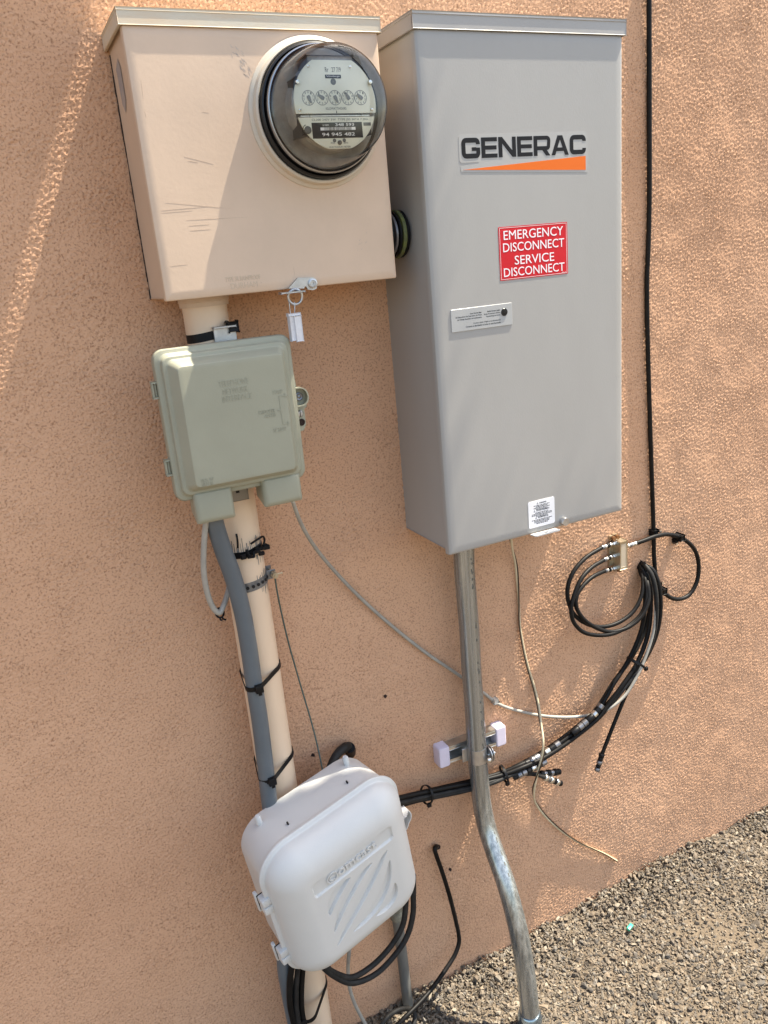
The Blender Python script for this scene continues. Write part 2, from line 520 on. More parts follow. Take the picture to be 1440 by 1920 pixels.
co[:, 0] = np.tile(xs, nz); co[:, 2] = np.repeat(zs, nx); co[:, 1] = -hgt.reshape(-1)
ii = np.arange((nz - 1) * (nx - 1)); rr = ii // (nx - 1); cc = ii % (nx - 1); q0 = rr * nx + cc
quads = np.stack([q0, q0 + 1, q0 + nx + 1, q0 + nx], 1)
XA, XB, ZA, ZB = -6.0, 8.0, -0.4, 3.3
far = [(XA, 0, ZA), (XB, 0, ZA), (XB, 0, ZB), (XA, 0, ZB), (XA, 0, Z0), (XB, 0, Z0), (XB, 0, Z1), (XA, 0, Z1),
       (X0, 0, Z0), (X1, 0, Z0), (X1, 0, Z1), (X0, 0, Z1), (XA, 0.3, ZB), (XB, 0.3, ZB)]
b0 = len(co)
ff = [[0, 1, 5, 9, 8, 4], [4, 8, 11, 7], [9, 5, 6, 10], [7, 11, 10, 6, 2, 3], [3, 2, 13, 12]]
me = bpy.data.meshes.new('stucco_wall')
me.vertices.add(len(co) + len(far))
me.vertices.foreach_set('co', np.concatenate([co, np.array(far, np.float32)]).reshape(-1))
lens = np.concatenate([np.full(len(quads), 4), [len(f) for f in ff]]).astype(np.int32)
loops = np.concatenate([quads.reshape(-1), np.array([i + b0 for f in ff for i in f])]).astype(np.int32)
me.loops.add(len(loops)); me.loops.foreach_set('vertex_index', loops)
me.polygons.add(len(lens)); me.polygons.foreach_set('loop_start', np.concatenate([[0], np.cumsum(lens)[:-1]]).astype(np.int32))
me.polygons.foreach_set('use_smooth', np.ones(len(lens), bool))
me.update(calc_edges=True)
wall = link('stucco_wall', me, STUCCO)
tag(wall, 'tan rough stucco house wall carrying all the boxes and cables', 'wall')
def wall_hole(x, z, r, seed):
    g = random.Random(seed)
    poly = [(x + r * g.uniform(.55, 1.2) * math.cos(a), z + r * g.uniform(.55, 1.2) * math.sin(a)) for a in np.linspace(0, 2 * math.pi, 10, endpoint=False)]
    o = prism('wall_hole', poly, 0.004, -0.0016, HOLE, wall)
    return o

# roof edge above the frame: it shades the left of the wall
ro = thing('roof_overhang', 'tan stucco roof overhang above the left part of the wall', 'roof', (-2.0, 0, 2.5))
box('fascia', -4.0, 0.575, -0.30, -0.02, 2.50, 2.78, STUCCO, ro, 0.02)
box('roof_cap', -4.03, 0.60, -0.33, -0.015, 2.785, 2.83, mat('roof cap metal', (0.25, 0.17, 0.12), 0.5), ro, 0.008)

# unseen tree shape added to block sun from the white and telephone boxes
def added_shade_tree():
    t = thing('added_shade_tree', 'unseen tree shape added to keep sun off the white and telephone boxes', 'tree', (2.3, -3.0, 0))
    lim = MB()
    lim.add(*tube_v([(2.3, -3.0, -.1), (2.28, -2.95, 1.2), (2.2, -2.7, 2.3), (2.05, -2.1, 3.0), (1.8, -1.4, 3.35), (1.6, -.8, 3.5)], [.11, .09, .075, .055, .035, .012], 10, 6))
    for a in ((2.6, -2.2, 3.6), (1.5, -1.9, 3.7), (2.7, -3.2, 3.7), (1.3, -1.1, 3.5), (2.0, -.9, 3.6)):
        lim.add(*tube_v([(2.15, -2.5, 2.65), tuple((np.array((2.1, -2.2, 3.0)) + np.array(a)) / 2), a], [.05, .03, .008], 8, 5))
    lim.build('trunk', mat('bark', (0.10, 0.075, 0.055), 0.9, var=.3, vscale=30, bump=.8, bscale=60), t)
    g = random.Random(77); lv = MB()
    k = 0
    while k < 4200:
        z = g.uniform(3.15, 3.95); x = g.uniform(.95, 2.4); y = g.uniform(-.85, -.30)
        s = (z - 3.35)
        xe, ye = x - .48 * s, y + .095 * s          # where its shade ray meets the level of 3.35 m
        edge = -.322 if xe < 1.44 else -.152 - .095 * (min(xe, 1.72) - .57) / .48
        if ye > edge - .016 or xe < 1.238 or xe > 2.02 or ye < -.64: continue  # crown shaped so its shade misses the cabinet and meter box fronts
        k += 1
        c = Vector((x, y, z)); a = Vector((g.uniform(-1, 1), g.uniform(-1, 1), g.uniform(-.4, .4))).normalized(); b = a.cross(Vector((g.uniform(-.5, .5), g.uniform(-.5, .5), 1))).normalized()
        L_ = .034; W_ = .018
        lv.add([tuple(c - a * L_), tuple(c + b * W_), tuple(c + a * L_), tuple(c - b * W_)], [[0, 1, 2, 3]])
    mk('shade_crown', lv.v, lv.f, mat('leaf green', (0.06, 0.10, 0.03), 0.6, var=.3, vscale=8), t, None, fix=False)
added_shade_tree()

# ------------------------------------------------------------------ the ground and its gravel
def ground_z(x, y):
    return -0.050 + 0.040 * np.clip(x, -0.5, 2.5) + 0.0
gx = np.concatenate([np.linspace(-40, -1, 14), np.linspace(-0.9, 3.4, 130), np.linspace(4, 40, 14)])
gy = np.concatenate([np.linspace(-60, -2.4, 16), np.linspace(-2.3, 0.25, 80)])
GXX, GYY = np.meshgrid(gx, gy)
gn = 0.006 * np.sin(GXX * 7.1 + 1.3 * np.sin(GYY * 5)) * np.cos(GYY * 6.3 + .5) + 0.003 * np.sin(GXX * 17 + GYY * 11)
GZ = ground_z(GXX, GYY) + gn * (np.abs(GYY) < 2.4)
gv = np.stack([GXX, GYY, GZ], -1).reshape(-1, 3)
NX_ = len(gx)
gf = [[r * NX_ + c, r * NX_ + c + 1, (r + 1) * NX_ + c + 1, (r + 1) * NX_ + c] for r in range(len(gy) - 1) for c in range(NX_ - 1)]
ground = mk('ground', gv, gf, SAND, None, 180, fix=False)
ground['kind'] = 'structure'

def make_gravel():
    # angular chips: a jittered icosahedron each, joined into one mesh
    t = (1 + 5 ** .5) / 2
    iv = np.array([(-1, t, 0), (1, t, 0), (-1, -t, 0), (1, -t, 0), (0, -1, t), (0, 1, t), (0, -1, -t), (0, 1, -t), (t, 0, -1), (t, 0, 1), (-t, 0, -1), (-t, 0, 1)], float)
    iv /= np.linalg.norm(iv[0])
    it = np.array([(0, 11, 5), (0, 5, 1), (0, 1, 7), (0, 7, 10), (0, 10, 11), (1, 5, 9), (5, 11, 4), (11, 10, 2), (10, 7, 6), (7, 1, 8),
                   (3, 9, 4), (3, 4, 2), (3, 2, 6), (3, 6, 8), (3, 8, 9), (4, 9, 5), (2, 4, 11), (6, 2, 10), (8, 6, 7), (9, 8, 1)])
    g = RNG
    def patch(n, xr, yr, smin, smax):
        x = g.uniform(*xr, n); y = g.uniform(*yr, n)
        # sandy bare spots away from the wall
        bare = (np.sin(x * 9.0 + 1.2) * np.sin(y * 11.0 + .6) + .6 * np.sin(x * 21 + y * 17) + .35 * g.standard_normal(n))
        keep = bare + .55 * g.standard_normal(n) < (1.35 + 2.2 * np.clip(1 - (-y) / .16, 0, 1) - 0.55 * np.clip((-y - .15) / .2, 0, 1))
        x, y = x[keep], y[keep]
        s = smin + (smax - smin) * g.random(len(x)) ** 2.2
        return x, y, s
    oc = np.array([(1, 0, 0), (-1, 0, 0), (0, 1, 0), (0, -1, 0), (0, 0, 1), (0, 0, -1)], float)
    ot = np.array([(0, 2, 4), (2, 1, 4), (1, 3, 4), (3, 0, 4), (2, 0, 5), (1, 2, 5), (3, 1, 5), (0, 3, 5)])
    base = np.array([[0.30, 0.245, 0.185], [0.20, 0.165, 0.13], [0.40, 0.345, 0.27], [0.165, 0.145, 0.125], [0.33, 0.26, 0.19], [0.27, 0.24, 0.205]])
    VV = []; FF = []; CC = []; nv = 0
    def chips(x, y, s, bv, bt, jit, lift):
        nonlocal nv
        n = len(x); m = len(bv)
        y = np.minimum(y, -s * .6)
        gnz = 0.006 * np.sin(x * 7.1 + 1.3 * np.sin(y * 5)) * np.cos(y * 6.3 + .5) + 0.003 * np.sin(x * 17 + y * 11)
        heap = 0.012 * np.clip(1 - (-y) / .10, 0, 1) * (1 + .6 * np.sin(x * 13) + .5 * np.sin(x * 41))
        z = ground_z(x, y) + gnz + heap * g.random(n) + s * g.uniform(.0, lift, n)
        v = bv[None] * (1 + g.uniform(-.34, .34, (n, m, 1))) + g.uniform(-jit, jit, (n, m, 3))
        sc = np.stack([g.uniform(.85, 1.5, n), g.uniform(.6, 1.05, n), g.uniform(.40, .8, n)], 1)
        v = v * sc[:, None, :] * s[:, None, None]
        q = g.standard_normal((n, 4)); q[:, 1:3] *= .5; q /= np.linalg.norm(q, axis=1)[:, None]
        w_, a, b, c = q.T
        Rm = np.stack([1 - 2 * (b * b + c * c), 2 * (a * b - c * w_), 2 * (a * c + b * w_), 2 * (a * b + c * w_), 1 - 2 * (a * a + c * c), 2 * (b * c - a * w_),
                       2 * (a * c - b * w_), 2 * (b * c + a * w_), 1 - 2 * (a * a + b * b)], 1).reshape(-1, 3, 3)
        v = np.einsum('nij,nkj->nki', Rm, v) + np.stack([x, y, z], 1)[:, None, :]
        colr = 0.53 * base[g.choice(6, n, p=[.32, .18, .18, .08, .14, .1])] * (0.8 + .45 * g.random(n))[:, None]
        FF.append((bt[None] + m * np.arange(n)[:, None, None]).reshape(-1, 3) + nv)
        VV.append(v.reshape(-1, 3)); CC.append(np.repeat(colr, m, axis=0)); nv += n * m
    x, y, s = patch(66000, (0.28, 1.70), (-0.62, 0.0), .0018, .0044); chips(x, y, s, oc, ot, .25, .7)
    x, y, s = patch(11000, (0.28, 1.70), (-0.62, 0.0), .0032, .0064); chips(x, y, s, iv, it, .30, .8)
    x, y, s = patch(7000, (-0.6, 2.6), (-1.7, 0.0), .0030, .0080); chips(x, y, s, oc, ot, .25, .7)
    V = np.concatenate(VV); F = np.concatenate(FF); K = np.concatenate(CC)
    me = bpy.data.meshes.new('gravel')
    me.vertices.add(len(V)); me.vertices.foreach_set('co', V.astype(np.float32).reshape(-1))
    me.loops.add(len(F) * 3); me.loops.foreach_set('vertex_index', F.astype(np.int32).reshape(-1))
    me.polygons.add(len(F)); me.polygons.foreach_set('loop_start', (3 * np.arange(len(F))).astype(np.int32)); me.polygons.foreach_set('use_smooth', np.zeros(len(F), bool))
    me.update(calc_edges=True)
    at_ = me.attributes.new('stone_colour', 'FLOAT_COLOR', 'POINT')
    c4 = np.ones((len(V), 4), np.float32); c4[:, :3] = K
    at_.data.foreach_set('color', c4.reshape(-1))
    o = link('gravel', me, STONE)
    o['kind'] = 'stuff'
    o['label'] = 'grey tan crushed gravel spread along the foot of the wall'
    o['category'] = 'gravel'
    return o
make_gravel()

# ------------------------------------------------------------------ beige meter box
BX0, BX1, BZ0, BZ1 = 0.207, 0.5312, 1.3725, 1.680
BF = -0.117
mb = thing('meter_box', 'square beige metal meter box with scratched front and a round meter opening', 'electrical box', (0.37, 0, 1.37))
box('body', BX0 + .003, BX1 - .003, 0.01, -0.1055, BZ0 + .004, BZ1 + .004, BEIGE, mb, 0.0015)
rloft('cover', (BX0 + BX1) / 2, (BZ0 + BZ1) / 2, [(BX1 - BX0, BZ1 - BZ0, .002, -.1062), (BX1 - BX0, BZ1 - BZ0, .002, -.1135),
      (BX1 - BX0 - .0015, BZ1 - BZ0 - .0015, .002, -.1158), (BX1 - BX0 - .006, BZ1 - BZ0 - .006, .002, BF)], BEIGE, mb, 3, 25)
# the cap: front lip and side lips under a slightly larger top
cap = MB()
cap.add(*box_v(BX0 - .0035, BX1 + .0035, -.0018, -.1193, 1.6935, 1.6965, .0007, 1))
cap.add(*box_v(BX0 - .0035, BX1 + .0035, -.1174, -.1192, 1.6785, 1.6934, .0006, 1))
cap.add(*box_v(BX0 - .0035, BX0 - .0008, -.002, -.1173, 1.6785, 1.6934, .0008, 1))
cap.add(*box_v(BX1 + .0008, BX1 + .0035, -.002, -.1173, 1.6785, 1.6934, .0008, 1))
cap.build('top_cap', BEIGE_LID, mb, 35)
MX, MZ = 0.4345, 1.5838
lathe_y('meter_collar', MX, MZ, [(.0905, BF + .001), (.0895, BF - .002), (.0870, BF - .0035), (.0855, BF - .004), (.0850, BF - .010), (.0840, BF - .0125), (.0815, BF - .0135), (.0800, BF - .012), (.0795, BF + .004)], BEIGE_RING, mb)
# knockout patch on the left flank
mk('knockout', [(BX0 + .0022, -.030, 1.652), (BX0 + .0022, -.050, 1.660), (BX0 + .0022, -.060, 1.648), (BX0 + .0022, -.060, 1.612), (BX0 + .0022, -.046, 1.600), (BX0 + .0022, -.034, 1.612)],
   [[0, 1, 2, 3, 4, 5]], FADED, mb, None)
lettering('embossed_text', 'TYPE 3R RAINPROOF', *[v for v in ((0.2857, -0.117, 1.3924)[0], (0.3329, -0.117, 1.3935)[0])], (0.3085, -0.117, 1.389)[2], (0.3094, -0.117, 1.3949)[2], BF, mat('faint emboss', (0.52, 0.41, 0.30), 0.5), mb, 0.0003, 0.02)
lettering('embossed_text', 'DURHAM', (0.2921, -0.117, 1.3839)[0], (0.328, -0.117, 1.3846)[0], (0.3093, -0.117, 1.3796)[2], (0.3104, -0.117, 1.3869)[2], BF, MATS['faint emboss'], mb, 0.0003, 0.0)
def scratch(a, b, w, m=SCRATCH, y=BF):
    a = Vector((a[0], a[2])); b = Vector((b[0], b[2])); d = (b - a).normalized(); nn = Vector((-d.y, d.x))
    w *= .6
    k = [a, a + (b - a) * .3 + nn * w, a + (b - a) * .7 + nn * w * .7, b, a + (b - a) * .6 - nn * w * .3, a + (b - a) * .3 - nn * w * .2]
    return prism('scratch', [tuple(p) for p in k], y, y - .00012, m, mb)
for a, b, w in (((0.2564, -0.117, 1.5384), (0.2913, -0.117, 1.5288), .0004), ((0.2602, -0.117, 1.5335), (0.273, -0.117, 1.5313), .0006), ((0.2142, -0.117, 1.4787), (0.2805, -0.117, 1.4806), .0004),
                ((0.217, -0.117, 1.4761), (0.2564, -0.117, 1.4769), .0003), ((0.2481, -0.117, 1.4662), (0.3301, -0.117, 1.4651), .0004), ((0.2496, -0.117, 1.4593), (0.2752, -0.117, 1.4596), .0005),
                ((0.25, -0.117, 1.4536), (0.2763, -0.117, 1.4538), .0004), ((0.217, -0.117, 1.4138), (0.241, -0.117, 1.4144), .0004), ((0.2194, -0.117, 1.6221), (0.2186, -0.117, 1.5996), .0004),
                ((0.2181, -0.117, 1.5893), (0.2185, -0.117, 1.5813), .0005), ((0.2858, -0.117, 1.5875), (0.2948, -0.117, 1.5863), .0004), ((0.2254, -0.117, 1.4878), (0.3106, -0.117, 1.4758), .0002),
                ((0.3796, -0.117, 1.4003), (0.3801, -0.117, 1.3867), .0003), ((0.3316, -0.117, 1.3843), (0.3345, -0.117, 1.3837), .0005)):
    scratch(a, b, w)
g_ = random.Random(3)
for i in range(34):
    t = i / 33
    p = (447 + 18 * t + g_.uniform(-4, 4), 55 + 48 * t + g_.uniform(-3, 3))
    x, z = 0.335 + .0158 * t + g_.uniform(-.007, .007), 1.6585 - .030 * t + g_.uniform(-.004, .004)
    scratch((x, 0, z), (x + g_.uniform(.001, .004), 0, z - g_.uniform(.002, .005)), g_.uniform(.0003, .0008), SCUFF)
for i in range(7):
    x, z = 0.482 + g_.uniform(-.008, .008), 1.424 + g_.uniform(-.012, .014)
    scratch((x, 0, z), (x + g_.uniform(.001, .004), 0, z + g_.uniform(.001, .004)), g_.uniform(.0003, .0006), FADED)
# sealing hasp
hs = prism('hasp', [(p[0], p[2]) for p in [(0.3682, -0.118, 1.3734), (0.3826, -0.118, 1.3858), (0.3961, -0.118, 1.3849), (0.4045, -0.118, 1.3845), (0.4087, -0.118, 1.3814), (0.4097, -0.118, 1.3765), (0.4073, -0.118, 1.3697), (0.4025, -0.118, 1.3681), (0.395, -0.118, 1.3695), (0.3932, -0.118, 1.3738), (0.391, -0.118, 1.374), (0.3899, -0.118, 1.3714)]], BF - .0004, BF - .004, STEEL, mb)
sc_ = (0.4024, -0.121, 1.3767)
lathe_y('screw', sc_[0], sc_[2], [(.0062, BF - .004), (.0062, BF - .0058), (.005, BF - .0064), (.0042, BF - .0064), (.0036, BF - .0055), (.0022, BF - .0055), (.002, BF - .003)], STEEL, hs, 24, cap1=True)
box('hook', (0.3549, -0.122, 1.3733)[0], (0.3885, -0.122, 1.3722)[0], BF - .0002, BF - .011, 1.3672, 1.3694, STEEL, hs, 0.0006, 1)

# ------------------------------------------------------------------ glass meter in the box
mt = thing('electric_meter', 'round glass electric meter with five small dials and a black gasket', 'meter', (MX, BF, MZ - .08))
lathe_y('base_ring', MX, MZ, [(.0792, BF - .002), (.0795, BF - .0155), (.0785, BF - .019), (.0765, BF - .020), (.0750, BF - .018), (.0745, BF - .016), (.0735, BF - .026), (.0725, BF - .029), (.0700, BF - .030)], RUBBER, mt)
lathe_y('glass_cover', MX, MZ, [(.0722, BF - .0305), (.0722, BF - .034), (.0700, BF - .0345), (.0690, BF - .040), (.0675, BF - .055), (.0660, BF - .066), (.0645, BF - .074), (.0615, BF - .0805), (.0575, BF - .0845), (.052, BF - .0865), (.040, BF - .0880), (.02, BF - .0886), (.0005, BF - .0888)], GLASS, mt, smooth=80)
lathe_y('glass_rim', MX, MZ, [(.0745, BF - .0262), (.0740, BF - .0300), (.0726, BF - .0304)], mat('rim steel', (0.35, 0.35, 0.36), 0.25, 0.9), mt)
lathe_y('inner_drum', MX, MZ, [(.0690, BF - .0285), (.0520, BF - .0290), (.0505, BF - .046), (.0480, BF - .0480), (.0005, BF - .0482)], METERDARK, mt)
PY = -0.182
def plate_poly(zlo, zhi, r, n=40):
    pts = []
    a0 = math.asin(max(-1, min(1, zlo / r))); a1 = math.asin(max(-1, min(1, zhi / r)))
    for k in range(n + 1): a = a0 + (a1 - a0) * k / n; pts.append((MX + r * math.cos(a), MZ + r * math.sin(a)))
    for k in range(n + 1): a = a1 + (a0 - a1) * k / n; pts.append((MX - r * math.cos(a), MZ + r * math.sin(a)))
    return pts
up = prism('dial_plate', plate_poly(-.0108, .0470, .0535), PY + .0022, PY, PLATE, mt)
lp = prism('name_plate', plate_poly(-.0505, -.0150, .0525), PY + .0022, PY, PLATE, mt)
box('disc_edge', MX - .047, MX + .047, PY + .012, PY + .0035, MZ - .0136, MZ - .0124, CHROME, mt, .0004, 1)
for sx_ in (-1, 1):
    box('frame_post', MX + sx_ * .040 - .006, MX + sx_ * .040 + .006, BF - .031, PY + .004, MZ - .034, MZ + .030, mat('frame steel', (0.10, 0.10, 0.10), 0.35, 0.7, var=0.3, vscale=60), mt, .001, 1)
box('top_magnet', MX - .030, MX + .030, BF - .031, PY + .006, MZ + .040, MZ + .053, GUN, mt, .002, 2)
for sgn in (-1, 1):
    lathe_y('plate_screw', MX + sgn * .0475, MZ + .0230, [(.0030, PY + .001), (.0030, PY - .0022), (.0022, PY - .0034), (.0002, PY - .0036)], CHROME, up, 14)
    lathe_y('plate_rivet', MX + sgn * .0475, MZ - .0070, [(.0016, PY + .001), (.0014, PY - .0012), (.0002, PY - .0015)], CHROME, up, 10)
    lathe_y('plate_rivet', MX + sgn * .027 - .004, MZ + .0400, [(.0016, PY + .001), (.0014, PY - .0012), (.0002, PY - .0015)], CHROME, up, 10)
lathe_y('test_hole', .4338, 1.6075, [(.0036, PY - .0001), (.0002, PY - .00012)], INK_GREY, up, 20)
lettering('register_ratio', 'Rr   27 7/9', .4245, .4450, 1.6180, 1.6232, PY, INK_GREY, up)
pl = prism('maker_tag', [(.4239, 1.6112), (.4444, 1.6112), (.4444, 1.6150), (.4239, 1.6150)], PY + .0004, PY - .0004, INK, up)
lettering('maker_name', 'Schlumberger', .4255, .4430, 1.6120, 1.6144, PY - .0004, WHITEINK, pl, 0.0001)
lettering('unit_text', 'KILOWATTHOURS', .4208, .4478, 1.5768, 1.5796, PY, INK_GREY, up)
box('index_tick', .4340, .4348, PY, PY - .0002, 1.5730, 1.5757, INK, up)
RD = 0.0083
for i, (dx, rev, val) in enumerate(((.3998, 0, 4.4), (.4171, 1, 1.6), (.4342, 0, 4.3), (.4512, 1, .8), (.4681, 0, 8.6))):
    dz = 1.5900
    dl = lathe_y('dial', dx, dz, [(RD, PY + .0001), (RD, PY - .0002), (RD - .0006, PY - .0002), (RD - .0006, PY + .0001)], INK_GREY, up, 36)
    nm = MB()
    for k in range(10):
        a = math.pi / 2 + (1 if rev else -1) * 2 * math.pi * k / 10
        cx_, cz_ = dx + (RD - .0022) * math.cos(a), dz + (RD - .0022) * math.sin(a)
        nm.add(*text_w(str(k), cx_ - .0008, cx_ + .0008, cz_ - .0012, cz_ + .0012, PY, .00012))
    o = nm.build('numerals', INK_GREY, dl, None)
    a = math.pi / 2 + (1 if rev else -1) * 2 * math.pi * val / 10
    d = Vector((math.cos(a), math.sin(a))); nn = Vector((-d.y, d.x)); c = Vector((dx, dz))
    prism('pointer', [tuple(c - d * .0026 - nn * .0017), tuple(c - d * .0026 + nn * .0017), tuple(c + nn * .0022), tuple(c + d * .0052 + nn * .0011), tuple(c + d * .0066), tuple(c + d * .0052 - nn * .0011), tuple(c - nn * .0022)][::-1], PY - .0010, PY - .0016, POINTER, dl)
lettering('type_text', 'CL200 240V 3W  TYPE J5S 30TA 7.2Kh', .4010, .4756, 1.5640, 1.5672, PY, INK_GREY, lp)
bl = prism('serial_tag', [(.4002, 1.5452), (.4668, 1.5452), (.4668, 1.5628), (.4002, 1.5628)], PY + .0004, PY - .0004, INK, lp)
lettering('serial_text', '348 593', .4310, .4560, 1.5586, 1.5618, PY - .0004, WHITEINK, bl, .0001, .01)
lettering('small_serial', 'U NM', .4145, .4220, 1.5590, 1.5608, PY - .0004, WHITEINK, bl, .0001)
bc = MB(); gx_ = .4165; g_ = random.Random(5)
bc.add(*box_v(.4110, .4160, PY - .0004, PY - .0005, 1.5541, 1.5574)); bc.add(*box_v(.4530, .4575, PY - .0004, PY - .0005, 1.5541, 1.5574))
while gx_ < .4522:
    w_ = g_.choice((.0003, .0005, .0008)); bc.add(*box_v(gx_, gx_ + w_, PY - .0004, PY - .0005, 1.5541, 1.5574)); gx_ += w_ + g_.choice((.0004, .0006, .0008))
bc.build('bar_marks', WHITEINK, bl, None)
lettering('serial_text', '94 945 482', .4125, .4560, 1.5476, 1.5514, PY - .0004, WHITEINK, bl, .0001, .01)
lathe_y('adjuster', .3945, 1.5548, [(.0044, PY + .001), (.0044, PY - .0012), (.0036, PY - .0016), (.0002, PY - .0016)], INK_GREY, lp, 20)
arc = [(.3945 + .0062 * math.cos(a), PY - .0002, 1.5548 + .0062 * math.sin(a)) for a in np.linspace(1.9, 4.6, 14)]
tube('adjuster_arrow', arc, .00035, INK, lp, 6, 2)
prism('small_tag', [(.4690, 1.5585), (.4790, 1.5585), (.4790, 1.5622), (.4690, 1.5622)], PY + .0004, PY - .0003, INK_GREY, lp)
for dx in (-.0065, .0065):
    lathe_y('register_window', MX + dx, 1.5426, [(.0022, PY + .0003), (.0022, PY - .0004), (.0002, PY - .0004)], INK_GREY, lp, 16)
lathe_y('seal_stud', MX, 1.5400, [(.0027, PY + .001), (.0025, PY - .0020), (.0015, PY - .0030), (.0002, PY - .0032)], INK_GREY, lp, 16)
lettering('form_text', 'FM2S', .4230, .4285, 1.5388, 1.5408, PY, INK_GREY, lp)
lettering('form_text', '60Hz', .4400, .4460, 1.5388, 1.5408, PY, INK_GREY, lp)
lettering('base_text', 'WATTHOUR METER', .4200, .4490, 1.5343, 1.5362, PY, INK_GREY, lp)

# ------------------------------------------------------------------ hanging seal under the meter box
sl = thing('meter_seal', 'small white plastic seal hanging by wires under the beige meter box', 'seal', (0.3743, -0.12, 1.368))
rp = (0.3762, -0.12, 1.362)
tube('ring', [(rp[0] + .0098 * math.cos(a), rp[1] - .001 * math.sin(a), rp[2] + .0098 * math.sin(a)) for a in np.linspace(0, 2 * math.pi, 16, endpoint=False)], .0018, STEEL, sl, 8, 3, True)
tube('wire', [(0.3691, -0.12, 1.3678), (0.3666, -0.121, 1.3605), (0.3661, -0.122, 1.3503), (0.3657, -0.123, 1.3413)], .0005, STEEL, sl, 6, 4)
tube('wire', [(0.3743, -0.12, 1.3556), (0.3735, -0.121, 1.3495), (0.3716, -0.123, 1.3407)], .0005, STEEL, sl, 6, 4)
t0 = (0.3698, -0.123, 1.3409); t1 = (0.3659, -0.123, 1.3049)
box('collar', t0[0] - .0086, t0[0] + .0086, -.1185, -.1275, t0[2] - .0025, t0[2] + .0005, SEALW, sl, .0006, 1)
box('tag', t0[0] - .0076, t0[0] + .0082, -.1190, -.1270, t1[2] + .001, t0[2] - .0027, SEALW, sl, .0012, 2)
box('tag_ridge', t0[0] - .0012, t0[0] + .0082, -.1272, -.1290, t1[2] - .0005, t0[2] - .0032, SEALW, sl, .0008, 1)

# ------------------------------------------------------------------ grey transfer switch box
GX0, GX1, GZ0, GZ1 = 0.5684, 0.9118, 0.9535, 1.6790
GF = -0.147
gb = thing('transfer_switch_box', 'tall grey powder coated electrical cabinet with orange wedge logo and red sticker', 'electrical box', (0.74, 0, .95))
box('body', GX0 + .0015, GX1 - .0015, 0.01, -.1345, .9625, GZ1 + .004, GREY, gb, 0.0012)
rloft('door', (GX0 + GX1) / 2, (GZ0 + GZ1) / 2, [(GX1 - GX0, GZ1 - GZ0, .003, -.1350), (GX1 - GX0, GZ1 - GZ0, .003, -.1410), (GX1 - GX0 - .002, GZ1 - GZ0 - .002, .003, -.1445),
      (GX1 - GX0 - .006, GZ1 - GZ0 - .006, .003, -.1463), (GX1 - GX0 - .011, GZ1 - GZ0 - .010, .003, GF)], GREY, gb, 4, 25)
cap = MB()
cap.add(*box_v(GX0 - .003, GX1 + .003, -.0018, -.1496, 1.6935, 1.6970, .0010, 2))
cap.add(*box_v(GX0 - .003, GX1 + .003, -.1475, -.1495, 1.6765, 1.6934, .0007, 1))
cap.add(*box_v(GX0 - .003, GX0 - .0005, -.002, -.1474, 1.6765, 1.6934, .0006, 1))
cap.add(*box_v(GX1 + .0005, GX1 + .003, -.002, -.1474, 1.6765, 1.6934, .0006, 1))
cap.build('top_cap', GREY_LID, gb, 35)
# logo decal
SY = GF - .0001
lg = prism('logo_decal', [(.6250, 1.5175), (.6275, 1.5150), (.6555, 1.5155), (.6553, 1.5135), (.6265, 1.5105), (.6262, 1.5050), (.6285, 1.5032), (.8438, 1.4952), (.8440, 1.5460), (.8422, 1.5492), (.8390, 1.5502), (.6290, 1.5502), (.6255, 1.5480)][::-1], SY + .0003, SY - .0002, DECALGREY, gb)
LZ0, LZ1, LX0, LX1 = 1.5203, 1.5464, .6293, .8412
def block_letters():
    H = 1.0; w = .235; out = []
    def arcp(cx, cy, r, a0, a1, n=5): return [(cx + r * math.cos(math.radians(a0 + (a1 - a0) * k / n)), cy + r * math.sin(math.radians(a0 + (a1 - a0) * k / n))) for k in range(n + 1)]
    def cee(W, g):
        h = w / 2; r = .16
        p = [(W - h, .68), *arcp(W - h - r, 1 - h - r, r, 0, 90), *arcp(h + r, 1 - h - r, r, 90, 180), *arcp(h + r, h + r, r, 180, 270), *arcp(W - h - r, h + r, r, 270, 360)]
        p.append((W - h, .52 if g else .32))
        return [(p, w)]
    x = 0
    def put(strokes, polys, W):
        nonlocal x
        for p, ww in strokes:
            for q in stroke(p, ww): out.append([(x + a[0], a[1]) for a in q])
        for q in polys: out.append([(x + a[0], a[1]) for a in q])
        x += W + .085
    def E(W): put([], [[(0, 0), (w, 0), (w, 1), (0, 1)], [(w, 0), (W, 0), (W, .2), (w, .2)], [(w, .4), (W - .04, .4), (W - .04, .6), (w, .6)], [(w, .8), (W, .8), (W, 1), (w, 1)]], W)
    put(cee(1.12, True), [[(.62, .36), (1.12 - w, .36), (1.12 - w, .54), (.62, .54)]], 1.12)
    E(.98)
    put([], [[(0, 0), (w, 0), (w, .68), (w, 1), (0, 1)], [(w, .68), (1.1 - w, 0), (1.1 - w, .32), (w, 1)], [(1.1 - w, 0), (1.1, 0), (1.1, 1), (1.1 - w, 1), (1.1 - w, .32)]], 1.1)
    E(.98)
    put([([(w, .9), *arcp(.86, .76, .14, 90, 0), *arcp(.86, .50, .12, 0, -90), (w, .38)], .2)], [[(0, 0), (w, 0), (w, 1), (0, 1)], [(.56, .279), (.80, .0), (1.08, .0), (.86, .279)]], 1.08)
    put([], [[(0, 0), (.25, 0), (.33, .2), (.405, .385), (.58, .80), (.42, 1)], [(.42, 1), (.58, .80), (.755, .385), (.83, .2), (.91, 0), (1.16, 0), (.74, 1)], [(.33, .2), (.83, .2), (.755, .385), (.405, .385)]], 1.16)
    put(cee(1.1, False), [], 1.1)
    return out, x - .085
polys, tot = block_letters()
lb = MB()
